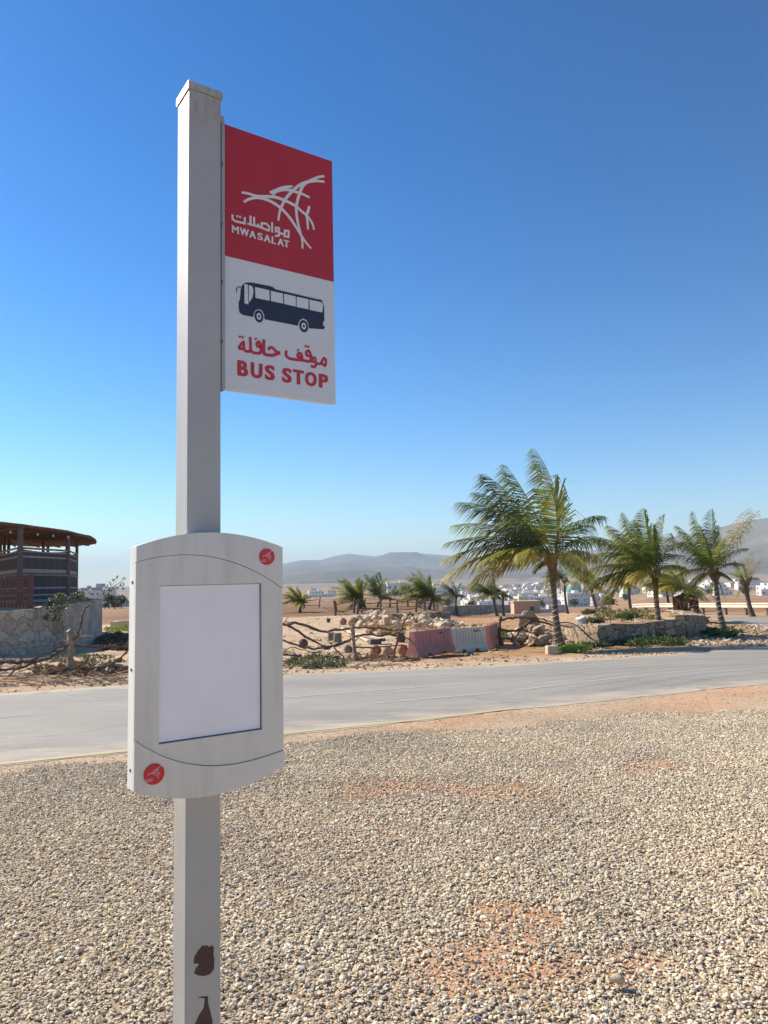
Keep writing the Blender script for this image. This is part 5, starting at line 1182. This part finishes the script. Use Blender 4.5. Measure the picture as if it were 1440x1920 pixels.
# ------------------------------------------------------------------ far town
M['plaster'] = simple('white_plaster', (.74, .71, .65), .85, .06, .4); M['plaster2'] = simple('cream_plaster', (.62, .54, .42), .85, .08, .4); M['plaster3'] = simple('grey_plaster', (.42, .41, .40), .85, .1, .4)
M['win'] = simple('window_dark', (.06, .07, .085), .3, .2)
def house_mesh(name, w, d, hh, fl, m, hut=True, par=.6, wing=None):
    mb = MB()
    def blk(cx, cy, w, d, hh, fl):
        mb.box((cx, cy, hh/2-1), (w, d, hh+2))
        for (x, y, a, b_) in ((cx, cy-d/2+.12, w, .24), (cx, cy+d/2-.12, w, .24), (cx-w/2+.12, cy, .24, d-.48), (cx+w/2-.12, cy, .24, d-.48)): mb.box((x, y, hh+par/2+.001), (a, b_, par))
        for f_ in range(fl):
            z = (f_+.55)*hh/fl; nw = max(2, int(w/3.0))
            for i in range(nw):
                x = cx-w/2+(i+.5)*w/nw
                if (i*7+f_*3+int(w)) % 5 == 4: continue
                for sy in (-1, 1): mb.box((x, cy+sy*(d/2), z), (.95, .12, 1.1), 0, 1)
            nd = max(2, int(d/3.2))
            for i in range(nd):
                for sx_ in (-1, 1): mb.box((cx+sx_*(w/2), cy-d/2+(i+.5)*d/nd, z), (.12, .9, 1.1), 0, 1)
    blk(0, 0, w, d, hh, fl)
    if wing: blk(*wing)
    if hut: mb.box((w*.22, d*.1, hh+1.2), (w*.26, d*.3, 2.4)); mb.box((-w*.3, d*.2, hh+.8), (1.4, 1.4, 1.4), 0, 0)
    me = bpy.data.meshes.new(name); me.from_pydata(mb.v, [], mb.f); me.materials.append(m); me.materials.append(M['win']); me.polygons.foreach_set('material_index', mb.m); return me
HP = [house_mesh('house', 12, 10, 6.6, 2, M['plaster']), house_mesh('house', 16, 11, 7, 2, M['plaster'], wing=(-11, 1, 7, 8, 3.8, 1)), house_mesh('house', 10, 9, 9.6, 3, M['plaster']), house_mesh('house', 20, 10, 4, 1, M['plaster'], hut=False),
      house_mesh('house', 14, 12, 9.8, 3, M['plaster2']), house_mesh('house', 9, 9, 3.8, 1, M['plaster2'], hut=False), house_mesh('house', 13, 10, 7, 2, M['plaster3']), house_mesh('house', 18, 12, 10, 3, M['plaster'], wing=(10, 2, 8, 9, 6.8, 2))]
names_ = {0: 'white two storey house', 1: 'white two storey house with low wing', 2: 'narrow white three storey house', 3: 'long low white building', 4: 'cream three storey block', 5: 'small cream single storey building', 6: 'grey two storey block', 7: 'large white three storey block with side wing'}
def put_house(k, px, r, lab=None, grp=None, s=1, rz=None):
    o = bpy.data.objects.new('house', HP[k]); COL.objects.link(o); o.location = azd(px, r); o.location.z -= .3; o.rotation_euler = (0, 0, random.uniform(-.5, .5)+(random.choice((0, math.pi/2))) if rz is None else rz)
    o.scale = (s, s, s*random.uniform(.9, 1.1)); tag(o, lab or ('distant '+names_[k]+' in the crowded far town'), 'house', grp if grp is not None else ('distant town: '+names_[k]+'s')); return o
random.seed(21)
placed = []
def try_place(px, r, sep):
    p = azd(px, r)
    for q in placed:
        if (p-q).length < sep: return False
    placed.append(p); return True
cnt = 0
while cnt < 245:
    px = random.triangular(690, 1170, 940); r = math.exp(random.uniform(math.log(520), math.log(2500)))
    if px < 745 and r < 900: continue
    if px > 1100 and r < 560: continue
    if try_place(px, r, 19): put_house(random.choice((0, 0, 1, 2, 3, 4, 5, 6, 7, 3, 1)), px, r, s=random.uniform(.8, 1.15)); cnt += 1
cnt = 0
while cnt < 34:
    px = random.uniform(1170, 1500); r = math.exp(random.uniform(math.log(560), math.log(1500)))
    if try_place(px, r, 20): put_house(random.choice((0, 1, 2, 3, 7)), px, r, 'distant white house beyond the brown field at the right', 'houses beyond the right field'); cnt += 1
for x, r, k, s, lab in ((592, 640, 1, .8, 'lone white house with low wing left of the bushy palm pair'), (622, 700, 2, .6, 'small white house tower between lone villa and bushy palms'), (604, 625, 3, .8, 'long low white building in front of the lone villa'), (590, 1900, 3, 1, 'tiny white building on the pale hill left of the bushy palms'),
                   (720, 1500, 7, 1, 'white block on the slope above the palm pair'), (745, 1600, 3, 1.2, 'long white building on the slope right of the palm pair'), (722, 500, 4, .9, 'cream house just right of the palm pair'), (745, 470, 0, 1.1, 'white house behind the pole fence'),
                   (188, 300, 7, .62, 'white house beside the flagstone wall end'), (214, 320, 0, .6, 'small white house next to the poster case left edge'), (232, 300, 3, .5, 'low white building at the poster case edge'), (203, 420, 5, 1.0, 'small cream building behind the thin leaning tree')):
    o = put_house(k, x, r, lab, None, s)
    if 'group' in o.keys(): del o['group']
o = put_house(6, 184, 420, 'grey unfinished block on the rise beyond the flagstone wall', None, 1.05)
o.location.z += 1.5
if 'group' in o.keys(): del o['group']
# arcaded long building
mb = MB(); mb.box((0, 0, 5), (44, 14, 12)); 
for f_ in range(3):
    for i in range(13): mb.box((-20+i*3.3, -7, 2+f_*3.6), (1.6, .3, 2.2), 0, 1)
for i in range(14): mb.box((-21.5+i*3.3, -7.2, 5.2), (.4, .5, 10.8), 0, 0)
mb.box((0, -.0, 11.5), (45, 15, .9)); o = mb.build('building', [M['plaster2'], M['win']]); o.location = azd(983, 800); o.rotation_euler = (0, 0, -.12); tag(o, 'long cream three storey building with rows of windows in the middle of the town', 'building')
mb = MB(); mb.box((0, 0, 1.2), (6.5, 5, 3.4)); mb.box((0, 0, 3.05), (6.9, 5.4, .3)); mb.box((1.2, -2.5, 1.3), (1, .1, 1), 0, 1); o = mb.build('hut', [simple('tan_block', (.60, .38, .22), .9, .1), M['win']]); o.location = azd(983, 190); o.scale = (1, 1, 1); tag(o, 'small tan block hut at the right end of the low stone wall', 'hut')
mb = MB(); mb.box((0, 0, .3), (12, .3, 1.2)); mb.box((4, 4, .8), (5, 4, 2.0)); o = mb.build('compound_wall', M['plaster3']); o.location = azd(1020, 230); o.scale = (1, 1, 1.2); tag(o, 'low grey walled compound right of the tan hut', 'wall')
# mosque
root = empty('mosque', azd(1084, 760)); tag(root, 'mosque with green dome and slender pinkish minaret above the palms', 'mosque'); o0 = root.location
M['pink'] = simple('minaret_stone', (.58, .42, .33), .85, .08, .3); M['green'] = simple('dome_green', (.16, .34, .28), .5, .1, .3)
mb = MB(); mb.box((o0.x, o0.y, o0.z+5), (34, 20, 12)); [mb.box((o0.x-15+i*4.2, o0.y-10, o0.z+5), (1.8, .3, 4), 0, 1) for i in range(8)]; mb.build('prayer_hall', [M['plaster2'], M['win']], root)
pd = azd(1076, 760); mb = MB(); mb.lathe([(7, 9), (7, 13)]+[(7*math.cos(a), 13+7.6*math.sin(a)) for a in [math.pi/2*i/8 for i in range(1, 8)]]+[(.3, 20.8), (.12, 22.5)], (pd.x, pd.y, o0.z+2), 24); mb.build('dome', M['green'], root, smooth=True)
pm = azd(1096, 765); tz = atd(1097, 1043, pm.y).z-o0.z; mb = MB(); mb.lathe([(2.3, 0), (2.2, tz*.55), (3.1, tz*.57), (3.1, tz*.60), (1.9, tz*.61), (1.8, tz*.78), (2.5, tz*.80), (2.5, tz*.82), (1.4, tz*.83), (1.3, tz*.9), (1.5, tz*.91), (.9, tz*.95), (.15, tz)], (pm.x, pm.y, o0.z), 12); mb.build('minaret', M['pink'], root)
# town trees
tmb = []
for k in range(3):
    mb = MB(); rs = random.Random(k+60)
    for i in range(9): leafclump(mb, (rs.uniform(-1.5, 1.5), rs.uniform(-1.5, 1.5), 2.4+rs.uniform(-.8, 1.3)), 1.2, 1.2, .9, 55, .7, ((.035, .05, .02), (.10, .12, .05)), rs)
    root = empty('tree', (0, 0, -500)); mb.build('crown', M['leaf'], root, color=True).parent = root
    root.children[0].matrix_parent_inverse = Matrix.Identity(4)
    mb = MB(); mb.tube([(0, 0, -.5), (.1, 0, 1.2), (0, 0, 2.4)], [.2, .15, .08], 6); o = mb.build('trunk', M['wood']); o.parent = root; tmb.append(root)
first = {0, 1, 2}; i = 0
for (px, r, s) in [(205, 230, 1), (228, 210, .9), (216, 190, .55), (197, 200, .4), (760, 330, 1.4), (775, 350, 1.2), (740, 300, .9), (885, 380, 1.5), (840, 420, 1.4), (900, 520, 1.6), (960, 560, 1.4), (1010, 500, 1.5), (1040, 600, 1.6), (1075, 520, 1.5), (930, 900, 2), (1000, 1000, 2), (870, 800, 2), (1140, 520, 1.4), (720, 760, 1.8), (790, 600, 1.6), (1170, 640, 1.5), (820, 1100, 2), (1330, 620, 1.4), (1395, 540, 1.4)]:
    k = i % 3
    o = tmb[k] if k in first else copy_tree(tmb[k]); first.discard(k)
    o.location = azd(px, r); o.scale = (s, s, s*.9); o.rotation_euler = (0, 0, random.uniform(0, 6)); i += 1
    if px < 240: tag(o, 'small dark bushy tree in the gap between flagstone wall and poster case', 'tree', 'trees left of the poster case')
    else: tag(o, 'distant dark bushy tree among the town houses', 'tree', 'trees in the far town')
# low pale plastered wall in the left gap, dark bank beside the wall
wall('low pale wall in the gap right of the flagstone wall', [wp(207, 1178, 1165), wp(250, 1178, 1164)], .3, M['plaster2'], 'low_wall')
print('objects', len(bpy.data.objects))
